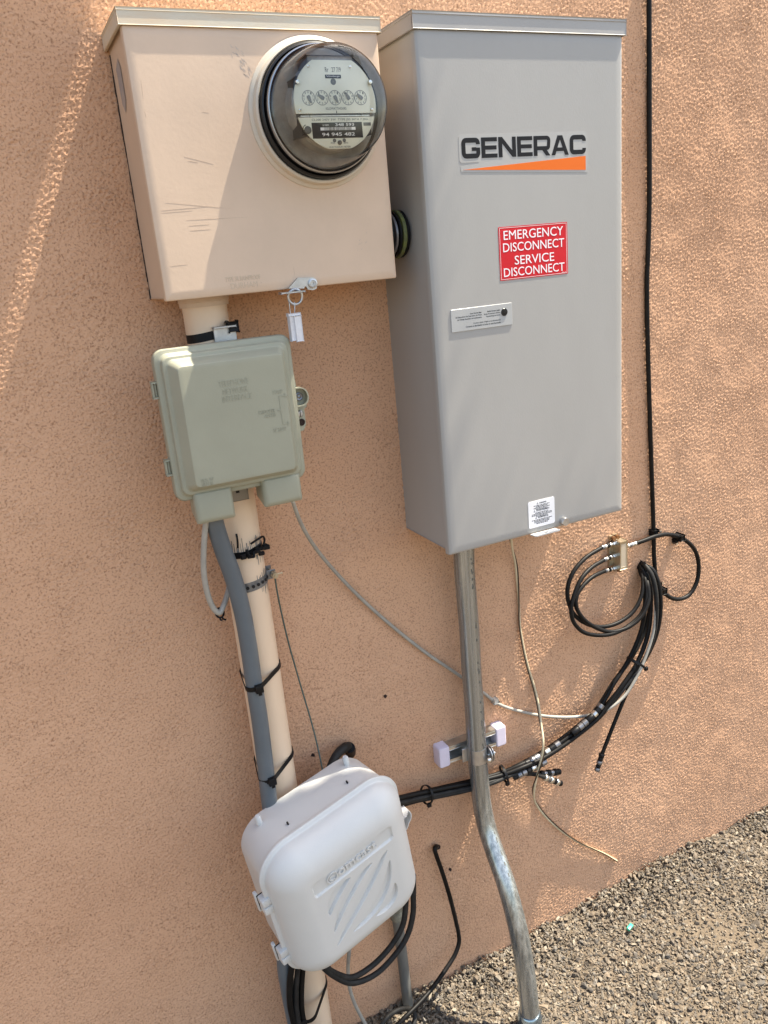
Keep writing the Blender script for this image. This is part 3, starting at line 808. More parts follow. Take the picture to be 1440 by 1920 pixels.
for q in polys:
    lb.add(*prism_v([(LX0 + a[0] / tot * (LX1 - LX0), LZ0 + a[1] * (LZ1 - LZ0)) for a in q], SY - .0002, SY - .0005))
lb.build('logo_letters', INK, lg, None)
prism('logo_wedge', [(.6300, 1.5062), (.8405, 1.4986), (.8405, 1.5178)], SY - .0002, SY - .0005, ORANGE, lg)
# red sticker
rs = rloft('red_sticker', .7438, 1.3912, [(.1218, .0740, .0015, SY + .0002), (.1218, .0740, .0015, SY - .0003)], RED, gb, 3)
SY2 = SY - .0003
fr = MB()
for a in ((-.0592, .0592, .0352, .0357), (-.0592, .0592, -.0357, -.0352), (-.0592, -.0587, -.0351, .0351), (.0587, .0592, -.0351, .0351)):
    fr.add(*box_v(.7438 + a[0], .7438 + a[1], SY2, SY2 - .0001, 1.3912 + a[2], 1.3912 + a[3]))
fr.build('sticker_border', WHITEINK, rs, None)
for body, x0, x1, z0, z1 in (('EMERGENCY', .6915, .7970, 1.4102, 1.4228), ('DISCONNECT', .6898, .7985, 1.3935, 1.4058), ('SERVICE', .7090, .7795, 1.3748, 1.3872), ('DISCONNECT', .6895, .7982, 1.3590, 1.3712)):
    lettering('sticker_text', body, x0, x1, z0, z1, SY2, WHITE, rs, .0002, 0.0)
lettering('sticker_code', 'RDR-30', .7930, .8010, 1.3562, 1.3576, SY2, WHITEINK, rs, .0001)
# surge indicator label
il = rloft('indicator_label', .6485, 1.3062, [(.1045, .0318, .0012, SY + .0002), (.1045, .0318, .0012, SY - .0006), (.1037, .0310, .0012, SY - .0010)], LABELGREY, gb, 3)
SY3 = SY - .0010
lathe_y('indicator_lens', .6868, 1.3098, [(.0056, SY3 + .0002), (.0056, SY3 - .0004), (.0050, SY3 - .0010), (.0002, SY3 - .0012)], RUBBER, il, 24)
for body, x0, x1, z, hh, bo in (('Luz Verde Fijo:', .6285, .6478, 1.3125, .0022, .02), ('El Dispositivo de Supresi\u00f3n de Picos', .6040, .6478, 1.3091, .0024, 0), ('de Voltaje funciona correctamente.', .6065, .6478, 1.3056, .0024, 0),
                                ('Solid Green Light:', .6575, .6800, 1.3125, .0022, .02), ('Surge Protection Device', .6515, .6800, 1.3091, .0022, 0), ('functioning correctly.', .6555, .6800, 1.3056, .0024, 0),
                                ('Contact dealer if light is not illuminated.', .6330, .6800, 1.2985, .0022, 0), ('Contacte al distribuidor si la luz no est\u00e1 iluminada.', .6200, .6800, 1.2950, .0022, 0)):
    lettering('label_text', body, x0, x1, z, z + hh, SY3, INK, il, .0001, bo + .008)
# warning label
wl = rloft('warning_label', .7430, .9871, [(.0515, .0450, .003, SY + .0002), (.0515, .0450, .003, SY - .0003)], WHITE, gb, 4)
g_ = random.Random(9)
zz = 1.0055
for head in ('WARNING', 'ADVERTISSEMENT', 'ADVERTENCIA'):
    hw = .0009 * len(head)
    lettering('warning_heading', head, .7430 - hw + .002, .7430 + hw + .003, zz - .0022, zz, SY2, INK, wl, .0001, .03)
    tx = .7430 - hw - .0015; tz = zz - .0024
    lb = MB()
    for q in stroke([(tx - .0013, tz), (tx, tz + .0026), (tx + .0013, tz), (tx - .0013, tz)], .0004): lb.add(*prism_v(q, SY2, SY2 - .0001))
    lb.build('warning_triangle', INK, wl, None)
    zz -= .0052
    for k in range(4):
        # too small to read in the photograph: rows of word-length ink marks
        lw_ = g_.uniform(.022, .040) if k != 3 else .022
        row = MB(); x = .7430 - lw_ / 2
        while x < .7430 + lw_ / 2:
            ww = g_.uniform(.0015, .0048); row.add(*box_v(x, min(x + ww, .7430 + lw_ / 2 + .0005), SY2, SY2 - .0001, zz, zz + .0011)); x += ww + .0008
        row.build('fine_print', INK, wl, None)
        zz -= .0021
    zz -= .0002 - .0030 + .0012
# padlock tab, its hole and the door bolt
tb_out = [(.7195, GF - .0002), (.7680, GF - .0002), (.7705, -.1580), (.7690, -.1600), (.7235, -.1600), (.7210, -.1580)]
hc = [(.7450 + .0042 * math.cos(a), -.1545 + .0022 * math.sin(a)) for a in np.linspace(0, 2 * math.pi, 16, endpoint=False)]
tv = []; tf = []
bm = bmesh.new()
v_o = [bm.verts.new((x, y, .9552)) for x, y in tb_out]; v_h = [bm.verts.new((x, y, .9552)) for x, y in hc]
ed = [bm.edges.new((v_o[i], v_o[(i + 1) % len(v_o)])) for i in range(len(v_o))] + [bm.edges.new((v_h[i], v_h[(i + 1) % len(v_h)])) for i in range(len(v_h))]
bmesh.ops.triangle_fill(bm, edges=ed, use_beauty=True)
ex = bmesh.ops.extrude_face_region(bm, geom=list(bm.faces))
for e in ex['geom']:
    if isinstance(e, bmesh.types.BMVert): e.co.z -= .0018
bmesh.ops.recalc_face_normals(bm, faces=bm.faces)
me = bpy.data.meshes.new('padlock_tab'); bm.to_mesh(me); bm.free()
link('padlock_tab', me, mat('tab grey', (0.60, 0.60, 0.58), 0.4), gb, None)
lathe_y('door_bolt', .7850, .9640, [(.0072, GF + .001), (.0072, GF - .0075), (.0064, GF - .0088), (.0002, GF - .0088)], STEEL, gb, 24)

# ------------------------------------------------------------------ nipple joining the two boxes
np_ = thing('conduit_nipple', 'short black conduit nipple with yellow green bushing between the two boxes', 'conduit fitting', (.55, -.07, 1.432))
turned('pipe', (.520, -.068, 1.432), (.566, -.068, 1.432), [(0, .026), (1, .026)], BLACK_W, np_, 32)
for i, (x0, x1, r, m) in enumerate(((.5385, .5425, .0300, BLACK_P), (.5445, .5490, .0310, GUN), (.5505, .5545, .0322, BLACK_P), (.5560, .5615, .0335, YELLOWG), (.5620, .5665, .0330, BLACK_P))):
    turned('locknut' if m is not YELLOWG else 'bushing', (x0, -.068, 1.432), (x1, -.068, 1.432), [(0, r - .001), (.2, r), (.8, r), (1, r - .001)], m, np_, 40)

# ------------------------------------------------------------------ beige riser pipe below the meter box
PXT, PXB = .2712, .2790
def pipe_x(z): return PXT + (PXB - PXT) * (1.37 - z) / 1.40
PYC, PR = -.045, .0302
rp = thing('riser_pipe', 'thick beige painted riser pipe running down from the beige meter box', 'pipe', (.279, PYC, 0))
tube('pipe', [(pipe_x(z), PYC, z) for z in (1.3760, .9, .45, -.15)], PR, PIPE_BEIGE, rp, 40, 2)
lathe_v = seg_v((pipe_x(1.37), PYC, 1.3735), (pipe_x(1.36), PYC, 1.3600), [(0, .0340), (.5, .0345), (.55, .0335), (1, .0330)], 40)
mk('hub', *lathe_v, BEIGE, rp, 35)
for a, b in (((.2860, 1.0030), (.2925, 1.0000)), ((.2880, .9400), (.2905, .9440)), ((.2900, .905), (.2912, .900)), ((.2980, .7150), (.2978, .7080))):
    pass
# grey paint smears where the straps sit
def smear(z, a0, a1, n, seed, hgt_, name='paint_smear'):
    g = random.Random(seed); s = MB()
    for k in range(n):
        a = a0 + (a1 - a0) * (k + g.uniform(-.3, .3)) / n; w = g.uniform(.0008, .0018); h = hgt_ * g.uniform(.3, 1)
        da = w / PR; r = PR + .0003
        s.add([(pipe_x(z) + r * math.sin(t), PYC - r * math.cos(t), zz_) for t, zz_ in ((a, z), (a + da, z), (a + da * .8, z + h), (a + da * .2, z + h))], [[0, 1, 2, 3]])
    s.build(name, SMEAR, rp, None)
smear(1.012, -.7, 1.25, 20, 1, .022); smear(1.002, .4, 1.2, 6, 2, -.02); smear(.962, .3, 1.3, 9, 3, .016); smear(.955, .5, 1.3, 8, 4, -.022)

# mounting bracket and black band at the top of the pipe
bt = thing('band_clamp', 'black band holding a grey metal bracket at the top of the beige pipe', 'clamp', (pipe_x(1.33), PYC, 1.33))
zb = 1.3225
ring_ = [(pipe_x(zb) + (PR + .0004) * math.cos(a), PYC + (PR + .0004) * math.sin(a), zb + .004 * math.cos(a)) for a in np.linspace(0, 2 * math.pi, 40, endpoint=False)]
mk('band', *strap_v(ring_[::-1], (0, 0, 1), .0115, .0016), BLACK_P, bt, 40)
box('bracket', .2700, .3005, -.0775, -.0800, 1.2800, 1.3330, STEEL, bt, .0006, 1)
box('bracket_lip', .2700, .3005, -.0802, -.0850, 1.3305, 1.3330, STEEL, bt, .0006, 1)
bq = (0.2982, -0.075, 1.3307)
box('buckle', bq[0] - .007, bq[0] + .006, -.0700, -.0830, bq[2] - .0065, bq[2] + .0065, BLACK_P, bt, .002, 2)

# ------------------------------------------------------------------ telephone interface box
TXC, TZC, TW, TH = .2700, 1.2160, .1830, .1990
tl = thing('telephone_interface_box', 'sage grey plastic telephone box with raised lettering on the beige pipe', 'utility box', (TXC, -.08, 1.11))
rloft('base', TXC + .001, TZC - .001, [(TW - .012, TH - .012, .014, -.0790), (TW - .004, TH - .004, .014, -.0860), (TW + .002, TH + .002, .014, -.1060), (TW + .002, TH + .002, .014, -.1135)], TELE, tl, 6)
cv = rloft('cover', TXC, TZC, [(TW, TH, .013, -.1140), (TW, TH, .013, -.1185), (TW - .002, TH - .002, .013, -.1205), (TW - .010, TH - .010, .012, -.1215), (TW - .014, TH - .014, .012, -.1235),
     (TW - .0165, TH - .0165, .011, -.1290), (TW - .019, TH - .019, .010, -.1302), (TW - .026, TH - .025, .009, -.1308), (TW - .029, TH - .028, .009, -.1322), (TW - .0435, TH - .0410, .007, -.1475), (TW - .0460, TH - .0435, .006, -.1487), (TW - .0500, TH - .0475, .005, -.1490)], TELE, tl, 6, 22)
TY = -.1490
for body, x0, x1, z0, z1 in (('TELEPHONE', (0.2495, -0.149, 1.2693)[0], (0.2893, -0.149, 1.2664)[0], (0.2688, -0.149, 1.2625)[2], (0.2699, -0.149, 1.2698)[2]),
                             ('NETWORK', (0.2533, -0.149, 1.2579)[0], (0.2871, -0.149, 1.2564)[0], (0.2673, -0.149, 1.2523)[2], (0.2684, -0.149, 1.2598)[2]),
                             ('INTERFACE', (0.2517, -0.149, 1.2471)[0], (0.2907, -0.149, 1.2461)[0], (0.2659, -0.149, 1.2425)[2], (0.267, -0.149, 1.2503)[2]),
                             ('HASP', (0.3198, -0.149, 1.2453)[0], (0.3332, -0.149, 1.2454)[0], (0.3262, -0.149, 1.2429)[2], (0.3268, -0.149, 1.2478)[2]),
                             ('CUSTOMER', (0.2969, -0.149, 1.2226)[0], (0.3196, -0.149, 1.2219)[0], (0.3075, -0.149, 1.2195)[2], (0.3081, -0.149, 1.2244)[2]),
                             ('ACCESS', (0.3041, -0.149, 1.2165)[0], (0.3196, -0.149, 1.2161)[0], (0.3112, -0.149, 1.2139)[2], (0.3118, -0.149, 1.2185)[2]),
                             ('SCREW', (0.3139, -0.149, 1.1955)[0], (0.3319, -0.149, 1.1953)[0], (0.3225, -0.149, 1.1926)[2], (0.3232, -0.149, 1.1982)[2]),
                             ('MFG. BY', (0.2082, -0.149, 1.1463)[0], (0.2252, -0.149, 1.1465)[0], (0.2163, -0.149, 1.144)[2], (0.217, -0.149, 1.1489)[2]),
                             ('SIECOR', (0.2088, -0.149, 1.1411)[0], (0.2236, -0.149, 1.1411)[0], (0.2154, -0.149, 1.1384)[2], (0.2162, -0.149, 1.1434)[2])):
    lettering('embossed_text', body, x0, x1, z0, z1, TY, TELE, cv, .0005, 0.0)
ar = MB()
for p in ([(0.3361, -0.149, 1.2393), (0.3272, -0.149, 1.2392), (0.3278, -0.149, 1.2213), (0.3233, -0.149, 1.2213)], [(0.3232, -0.149, 1.2206), (0.3276, -0.149, 1.2202), (0.3282, -0.149, 1.2018), (0.3358, -0.149, 1.202)]):
    for q in stroke([(a[0], a[2]) for a in p], .0011): ar.add(*prism_v([tuple(k) for k in q], TY, TY - .0006))
for tip, d in (((0.3391, -0.149, 1.2392), .003), ((0.3381, -0.149, 1.202), .003)):
    ar.add(*prism_v([(tip[0] - .004, tip[2] + d), (tip[0] + .001, tip[2]), (tip[0] - .004, tip[2] - d), (tip[0] - .003, tip[2])], TY, TY - .0006))
ar.build('embossed_arrow', TELE, cv, 30)
for px_ in ((0.1751, -0.115, 1.2659), (0.1751, -0.115, 1.164)):
    hg = MB()
    hx = TXC - TW / 2
    hg.add(*box_v(hx - .0070, hx + .002, -.1100, -.1175, px_[2] - .011, px_[2] - .0085, .0006, 1)); hg.add(*box_v(hx - .0070, hx + .002, -.1100, -.1175, px_[2] + .0085, px_[2] + .011, .0006, 1))
    hg.add(*box_v(hx - .0072, hx - .0046, -.1105, -.1170, px_[2] - .0083, px_[2] + .0083, .0006, 1)); hg.add(*seg_v((hx - .002, -.1135, px_[2] - .0083), (hx - .002, -.1135, px_[2] + .0083), [(0, .0018), (1, .0018)], 10))
    hg.build('hinge', TELE, tl, 35)
# latch on the right flank
tx = TXC + TW / 2
lt = MB()
c1 = (0.3773, -0.108, 1.228); c2 = (0.3735, -0.108, 1.2037); c3 = (0.3711, -0.108, 1.1912)
lt.add(*prism_v([(tx - .004, c1[2] + .032), (tx + .0045, c1[2] + .032), (tx + .006, c1[2] + .012), (tx - .004, c1[2] + .012)], -.1040, -.1065))
lt.add(*prism_v([(tx - .004, c1[2] + .0118), (tx + .012, c1[2] + .0115), (tx + .0185, c1[2] + .004), (tx + .0185, c1[2] - .016), (tx + .0145, c1[2] - .019), (tx + .0145, c3[2] - .004), (tx + .010, c3[2] - .012), (tx - .004, c3[2] - .014)], -.1000, -.1040))
ltc = lt.build('latch_plate', TELE, tl, 30)
cup = [(tx - .001, c1[2] + .0115), (tx + .009, c1[2] + .0115), (tx + .0150, c1[2] + .0085), (tx + .0180, c1[2] + .002), (tx + .0172, c1[2] - .006), (tx + .0130, c1[2] - .0105), (tx + .006, c1[2] - .0118), (tx + .001, c1[2] - .0118)]
cu_ = catmull([(a, 0, b) for a, b in cup], 4)
mk('latch_cup', *strap_v([(p[0], -.1085, p[2]) for p in cu_], (0, 1, 0), .0100, .0018, False), TELE, ltc, 40)
lathe_y('latch_screw', tx + .0085, c1[2] - .0005, [(.0058, -.1035), (.0058, -.1062), (.0045, -.1068), (.0028, -.1060), (.0018, -.1066), (.0002, -.1068)], GUN, ltc, 20)
lathe_y('latch_screw', tx + .0068, c2[2], [(.0050, -.1035), (.0048, -.1060), (.0036, -.1070), (.0002, -.1072)], STEEL, ltc, 20)
box('screw_slot', tx + .0063, tx + .0073, -.1070, -.10745, c2[2] - .0044, c2[2] + .0044, DARK, ltc)
lathe_y('padlock_hole', tx + .0082, c3[2], [(.0050, -.1040), (.0050, -.1048), (.0038, -.1048), (.0036, -.1043), (.0002, -.10425)], HOLE, ltc, 20)
# cable hoods under the box
def hood(x0, x1, z0, z1, y0, y1, slant):
    v = [(x0 + .004, y0, z1), (x1 - .002, y0, z1), (x1 - .002, y0, z0 + .006), (x0 + .004, y0, z0 + .006),
         (x0, y1 + .006, z1), (x1, y1 + .006, z1), (x1, y1 + .004, z0), (x0, y1 + .004, z0), (x0 + .004, y1, z1), (x1 - .004, y1, z1), (x1 - .005, y1 - .001, z0 + .006), (x0 + .005, y1 - .001, z0 + .006)]
    f = [[0, 1, 2, 3], [0, 4, 8, 9, 5, 1], [1, 5, 6, 2], [3, 2, 6, 7], [0, 3, 7, 4], [4, 7, 11, 8], [5, 9, 10, 6], [8, 11, 10, 9], [7, 6, 10, 11]]
    bm = bmesh.new(); bv = [bm.verts.new(p) for p in v]
    for q in f: bm.faces.new([bv[i] for i in q])
    bmesh.ops.recalc_face_normals(bm, faces=bm.faces)
    bmesh.ops.bevel(bm, geom=list(bm.edges), offset=.0026, segments=3, profile=.5, affect='EDGES')
    me = bpy.data.meshes.new('cable_hood'); bm.to_mesh(me); bm.free()
    return link('cable_hood', me, TELE, tl, 50)
hood(.1985, .2520, 1.0820, 1.1260, -.080, -.1320, 0)
hood(.2935, .3500, 1.0860, 1.1260, -.080, -.1320, 0)
br = box('mount_bracket', .2560, .2860, -.0770, -.0790, 1.0900, 1.1180, mat('bracket brown grey', (0.22, 0.20, 0.17), 0.4, 0.6), tl, .0005, 1)
box('bracket_slot', .2685, .2735, -.0790, -.0796, 1.1020, 1.1150, DARK, br, .0002, 1)

# ------------------------------------------------------------------ blue grey conduit beside the pipe
BC = [(0.2275, -0.098, 1.0812), (0.2289, -0.096, 1.0671), (0.2349, -0.092, 1.0288), (0.2442, -0.089, 0.9806), (0.2499, -0.088, 0.9239), (0.2513, -0.088, 0.8715), (0.2506, -0.089, 0.8097), (0.2506, -0.09, 0.7459), (0.2486, -0.091, 0.6713), (0.2455, -0.093, 0.5951)] + [(0.2450, -.095, .46), (0.2450, -.096, .36)] + [(0.2288, -0.098, 0.2979), (0.2279, -0.096, 0.2273), (0.2304, -0.093, 0.1633), (0.2333, -0.09, 0.0595)]
tag(tube('flexible_conduit', BC, .0128, BLUEGREY, None, 20, 8), 'blue grey plastic conduit strapped along the left of the beige pipe', 'conduit')

def cable_tie(z, conduit_c, label, tilt, head_ang, extra=None, width=.0072):
    """tie round the pipe and the conduit in front of it"""
    pts = [(pipe_x(z) + (PR + .0006) * math.cos(a), PYC + (PR + .0006) * math.sin(a)) for a in np.linspace(0, 2 * math.pi, 60, endpoint=False)]
    cx, cy, cr = conduit_c
    pts += [(cx + cr * math.cos(a), cy + cr * math.sin(a)) for a in np.linspace(0, 2 * math.pi, 60, endpoint=False)]
    h = hull2(pts)
    path = []
    for i in range(len(h)):
        a = np.array(h[i]); b = np.array(h[(i + 1) % len(h)]); k = max(1, int(np.linalg.norm(b - a) / .003))
        for t in range(k): path.append(tuple(a + (b - a) * t / k))
    path = [(p[0], p[1], z + tilt * (p[0] - pipe_x(z))) for p in path]
    up_ = Vector((-tilt, 0, 1)).normalized()
    o = thing('cable_tie', label, 'cable tie', (pipe_x(z), PYC, z), 'black cable ties round the beige pipe')
    mk('strap', *strap_v(path, tuple(up_), width, .0014), BLACK_P, o, 40)
    hx, hy = cx + (cr + .002) * math.cos(head_ang), cy + (cr + .002) * math.sin(head_ang)
    hz = z + tilt * (hx - pipe_x(z))
    box('head', hx - .0062, hx + .0062, hy - .0055, hy + .003, hz - .0062, hz + .0062, BLACK_P, o, .0012, 2)
    box('tail', hx - .0026, hx + .0026, hy - .0050, hy - .0038, hz - .0100, hz - .0064, BLACK_P, o)
    return o
cable_tie(.8080, ((0.2509, -0.088, 0.8451)[0], -.0885, .0132), 'upper black cable tie round the beige pipe and blue grey conduit', .10, -1.4)
cable_tie(.6480, ((0.2492, -0.0905, 0.6995)[0], -.0905, .0132), 'black cable tie on the beige pipe just above the white box', .10, -1.4)
cable_tie(.1650, (.2560, -.096, .0140), 'black cable tie round the beige pipe below the white box', .12, -2.6)

# perforated strap with bolt, and the tangled black tie above it
ps = thing('perforated_strap', 'grey perforated metal strap with bolt round the beige pipe', 'strap', (pipe_x(.96), PYC, .955))
zc = .9560
ring_ = [(pipe_x(zc) + (PR + .0008) * math.cos(a), PYC + (PR + .0008) * math.sin(a), zc + .10 * PR * math.cos(a)) for a in np.linspace(math.radians(25), math.radians(-330), 60)]
end = [(pipe_x(zc) + PR + .016, PYC - .003, zc + .005)]
mk('strap', *strap_v([ring_[-1]][:0] + ring_[:50] , (-.10, 0, 1), .0145, .0014, False), mat('strap steel', (0.19, 0.20, 0.215), 0.42, 0.75, var=0.25, vscale=80), ps, 40)
box('strap_ear', pipe_x(zc) + PR - .002, pipe_x(zc) + PR + .0125, PYC - .0115, PYC - .0098, zc - .003, zc + .0115, MATS['strap steel'], ps, .0006, 1)
box('strap_ear', pipe_x(zc) + PR - .002, pipe_x(zc) + PR + .0125, PYC + .0090, PYC + .0107, zc - .003, zc + .0115, MATS['strap steel'], ps, .0006, 1)
for k in range(7):
    a = math.radians(-104 + 15.5 * k); r = PR + .0022
    c = Vector((pipe_x(zc) + r * math.cos(a), PYC + r * math.sin(a), zc + .10 * PR * math.cos(a)))
    d = Vector((math.cos(a), math.sin(a), 0))
    turned('strap_hole', c - d * .0004, c + d * .0003, [(0, .0026), (1, .0026)], DARK, ps, 12)
bx_ = pipe_x(zc) + PR + .0085
turned('bolt', (bx_, PYC + .016, zc + .0050), (bx_, PYC - .026, zc + .0050), [(0, .0024), (1, .0024)], NICKEL, ps, 12)
turned('nut', (bx_, PYC - .0125, zc + .0050), (bx_, PYC - .0180, zc + .0050), [(0, .0050), (.1, .0055), (.9, .0055), (1, .0050)], NICKEL, ps, 6)
turned('washer', (bx_, PYC - .0224, zc + .0050), (bx_, PYC - .0238, zc + .0050), [(0, .0045), (1, .0045)], NICKEL, ps, 16)
box('screw_arm', bx_ + .002, bx_ + .0130, PYC - .020, PYC - .017, zc + .004, zc + .0065, NICKEL, ps, .0006, 1)

tk = thing('old_band', 'tangled black plastic band on the beige pipe under the telephone box', 'clamp', (pipe_x(1.01), PYC, 1.0))
zc = 1.0080
ring_ = [(pipe_x(zc) + (PR + .0006) * math.cos(a), PYC + (PR + .0006) * math.sin(a), zc + .12 * PR * math.cos(a) + .0008 * math.sin(5 * a)) for a in np.linspace(0, 2 * math.pi, 50, endpoint=False)]
mk('band', *strap_v(ring_[::-1], (-.12, 0, 1), .0100, .0024), BLACK_P, tk, 40)
g_ = random.Random(21)
for k in range(9):
    a = math.radians(-100 + k * 9 + g_.uniform(-4, 4)); r = PR + g_.uniform(.004, .008)
    c = (pipe_x(zc) + r * math.cos(a), PYC + r * math.sin(a), zc - .002 + g_.uniform(-.0075, .005))
    s = [g_.uniform(.003, .006) for _ in range(3)]
    box('tangle', c[0] - s[0], c[0] + s[0], c[1] - s[1] * .6, c[1] + s[1] * .6, c[2] - s[2] * .7, c[2] + s[2] * .7, BLACK_P, tk, .0012, 1)
tube('loose_end', [(0.2587, -0.082, 1.0226), (0.2592, -0.084, 1.0353), (0.2592, -0.083, 1.044)], .0016, BLACK_P, tk, 6, 4)
tube('loose_end', [(0.2786, -0.08, 1.0231), (0.2894, -0.078, 1.0266), (0.3009, -0.07, 1.0267), (0.3037, -0.066, 1.0199), (0.301, -0.066, 1.0122)], .0016, BLACK_P, tk, 6, 5)
tube('loose_end', [(0.2707, -0.082, 1.0173), (0.273, -0.086, 1.008), (0.279, -0.086, 1.0049), (0.2801, -0.083, 1.0121)], .0020, BLACK_P, tk, 6, 5)

# ------------------------------------------------------------------ grey cables by the pipe
gl = thing('looped_cable', 'grey cable looping below the telephone box left of the beige pipe', 'cable', (0.2148, -0.1, 1.0752))
tube('jacket', [(0.2177, -0.105, 1.0874), (0.2132, -0.102, 1.0683), (0.2075, -0.096, 1.0365), (0.2038, -0.09, 1.0035), (0.204, -0.085, 0.9772), (0.2075, -0.08, 0.9513), (0.2134, -0.078, 0.9346), (0.2192, -0.077, 0.9292), (0.2247, -0.074, 0.9343), (0.234, -0.066, 0.9442), (0.2437, -0.055, 0.9567), (0.2522, -0.045, 0.9727), (0.2623, -0.035, 0.9885)], .0042, GREYCABLE, gl, 12, 6)
kt = (0.2192, -0.077, 0.9292)
tube('twist_tie', [(kt[0] + .0058 * math.cos(a), kt[1] + .003 * math.sin(a), kt[2] + .0062 * math.sin(a)) for a in np.linspace(0, 2 * math.pi, 10, endpoint=False)], .0016, BLACK_P, gl, 6, 3, True)
tube('twist_tie_end', [(kt[0] + .001, kt[1] - .003, kt[2] - .005), (kt[0] + .003, kt[1] - .004, kt[2] - .009), (kt[0] + .0065, kt[1] - .003, kt[2] - .012)], .0014, BLACK_P, gl, 6, 3)
tube('twist_tie_end', [(kt[0] - .001, kt[1] - .003, kt[2] - .005), (kt[0] - .0015, kt[1] - .005, kt[2] - .009), (kt[0] + .001, kt[1] - .005, kt[2] - .010)], .0014, BLACK_P, gl, 6, 3)

tube_pts = [(0.3436, -0.1, 1.079), (0.3498, -0.09, 1.0607), (0.3626, -0.07, 1.0303), (0.3889, -0.04, 0.9813), (0.4234, -0.018, 0.9271), (0.4735, -0.007, 0.8559), (0.5281, -0.006, 0.7873), (0.5863, -0.006, 0.721), (0.6506, -0.006, 0.6554), (0.6976, -0.006, 0.6053), (0.7315, -0.006, 0.5686), (0.7972, -0.007, 0.5266), (0.8585, -0.01, 0.4984), (0.9152, -0.022, 0.4861), (0.958, -0.044, 0.496), (0.9973, -0.054, 0.5194), (1.0313, -0.056, 0.5589), (1.0568, -0.055, 0.6021), (1.0749, -0.053, 0.6457), (1.0831, -0.048, 0.6884), (1.0893, -0.038, 0.7238), (1.0933, -0.02, 0.748), (1.0941, -0.001, 0.758), (1.1019, 0.012, 0.7543)]
gc = thing('telephone_cable', 'pale grey cable drooping from the telephone box across to the black bundle', 'cable', (0.4739, -0.006, 0.8555))
tube('jacket', tube_pts, .0030, mat('pale grey jacket', (0.26, 0.245, 0.215), 0.55, vcol=(0.40, 0.375, 0.325), vscale=30), gc, 10, 6)
cp = (0.7246, -0.008, 0.5777)
box('wall_clip', cp[0] - .006, cp[0] + .003, -.0005, -.0115, cp[2] - .0035, cp[2] + .0055, mat('ivory clip', (0.62, 0.58, 0.50), 0.5), gc, .0015, 2)
lathe_y('clip_nail', cp[0] + .006, cp[2] - .003, [(.0022, .002), (.0022, -.0095), (.0002, -.010)], HOLE, gc, 10)

tag(tube('ground_wire', [(0.3129, -0.062, 0.9541), (0.3164, -0.05, 0.9315), (0.3233, -0.034, 0.8833), (0.331, -0.024, 0.8257), (0.338, -0.022, 0.7745), (0.3443, -0.022, 0.7281), (0.3492, -0.026, 0.6881), (0.3524, -0.034, 0.6452), (0.3522, -0.046, 0.6107), (0.3507, -0.056, 0.5911), (0.3483, -0.07, 0.5693)], .0014, GREENWIRE, None, 8, 6), 'thin green wire dropping from the strap bolt to the white box', 'wire')

# ------------------------------------------------------------------ white cable box, hung askew on the pipe
CM = Matrix([[0.971187, -0.18768, -0.146876], [0.168142, 0.976363, -0.135807], [0.168893, 0.107198, 0.979788]])
CW, CH = .259, .288
cc = thing('cable_box', 'white plastic cable box with embossed wordmark hanging askew on the beige pipe', 'utility box', (.3296, -.1511, .4725), None, True, CM)
def rrect_u(w, h, r, nc=24, ns=104):
    out = []
    cs = ((w / 2 - r, h / 2 - r, 0), (-w / 2 + r, h / 2 - r, 90), (-w / 2 + r, -h / 2 + r, 180), (w / 2 - r, -h / 2 + r, 270))
    for i, (cx, cz, a0) in enumerate(cs):
        arc_ = [(cx + r * math.cos(math.radians(a0 + 90 * k / nc)), cz + r * math.sin(math.radians(a0 + 90 * k / nc))) for k in range(nc + 1)]
        out += arc_
        nx_, nz_, na_ = cs[(i + 1) % 4]
        e = (nx_ + r * math.cos(math.radians(na_)), nz_ + r * math.sin(math.radians(na_)))
        out += [(arc_[-1][0] + (e[0] - arc_[-1][0]) * k / ns, arc_[-1][1] + (e[1] - arc_[-1][1]) * k / ns) for k in range(1, ns)]
    return out
def lloops(prof, n=12): return [[(u, y, w_) for u, w_ in rrect(w, h, r, n)] for w, h, r, y in prof]
v, f = loft_v(lloops([(CW - .034, CH - .034, .046, .082), (CW - .026, CH - .026, .048, .080), (CW - .022, CH - .022, .049, .074), (CW - .014, CH - .014, .051, .010), (CW - .014, CH - .014, .051, .0005)]))
bs = mk('base', v, f, WHITEP, cc, 30)
bs['local_parts'] = 1
# cover: rings from the rim to the middle, with the wordmark panel and the leaf grooves pressed in
PAN = [(-0.0722, 0.0768), (-0.07, 0.0504), (0.0788, 0.0551), (0.078, 0.0837), (0.0704, 0.0878)]
panel_c = [(0.0007, 0.0658)][0]
pa, pb = [(-0.0707, 0.0633), (0.079, 0.0671)]
pu = Vector((pb[0] - pa[0], pb[1] - pa[1])); pl_ = pu.length; pu.normalize(); pv = Vector((-pu.y, pu.x)); pc = Vector(((pa[0] + pb[0]) / 2, (pa[1] + pb[1]) / 2))
LEAVES = [([(-0.0092, 0.0393), (-0.044, 0.0364), (-0.0559, -0.0022)], .0185), ([(0.0323, 0.0358), (-0.0212, 0.022), (-0.0561, -0.0423)], .0160), ([(0.0624, 0.0373), (0.0171, -0.0018), (-0.0573, -0.0743)], .0170),
          ([(0.0638, 0.0122), (0.0446, -0.0676), (-0.0256, -0.0724)], .0185), ([(0.0641, -0.0423), (0.0597, -0.0822), (0.0183, -0.0779)], .0165)]
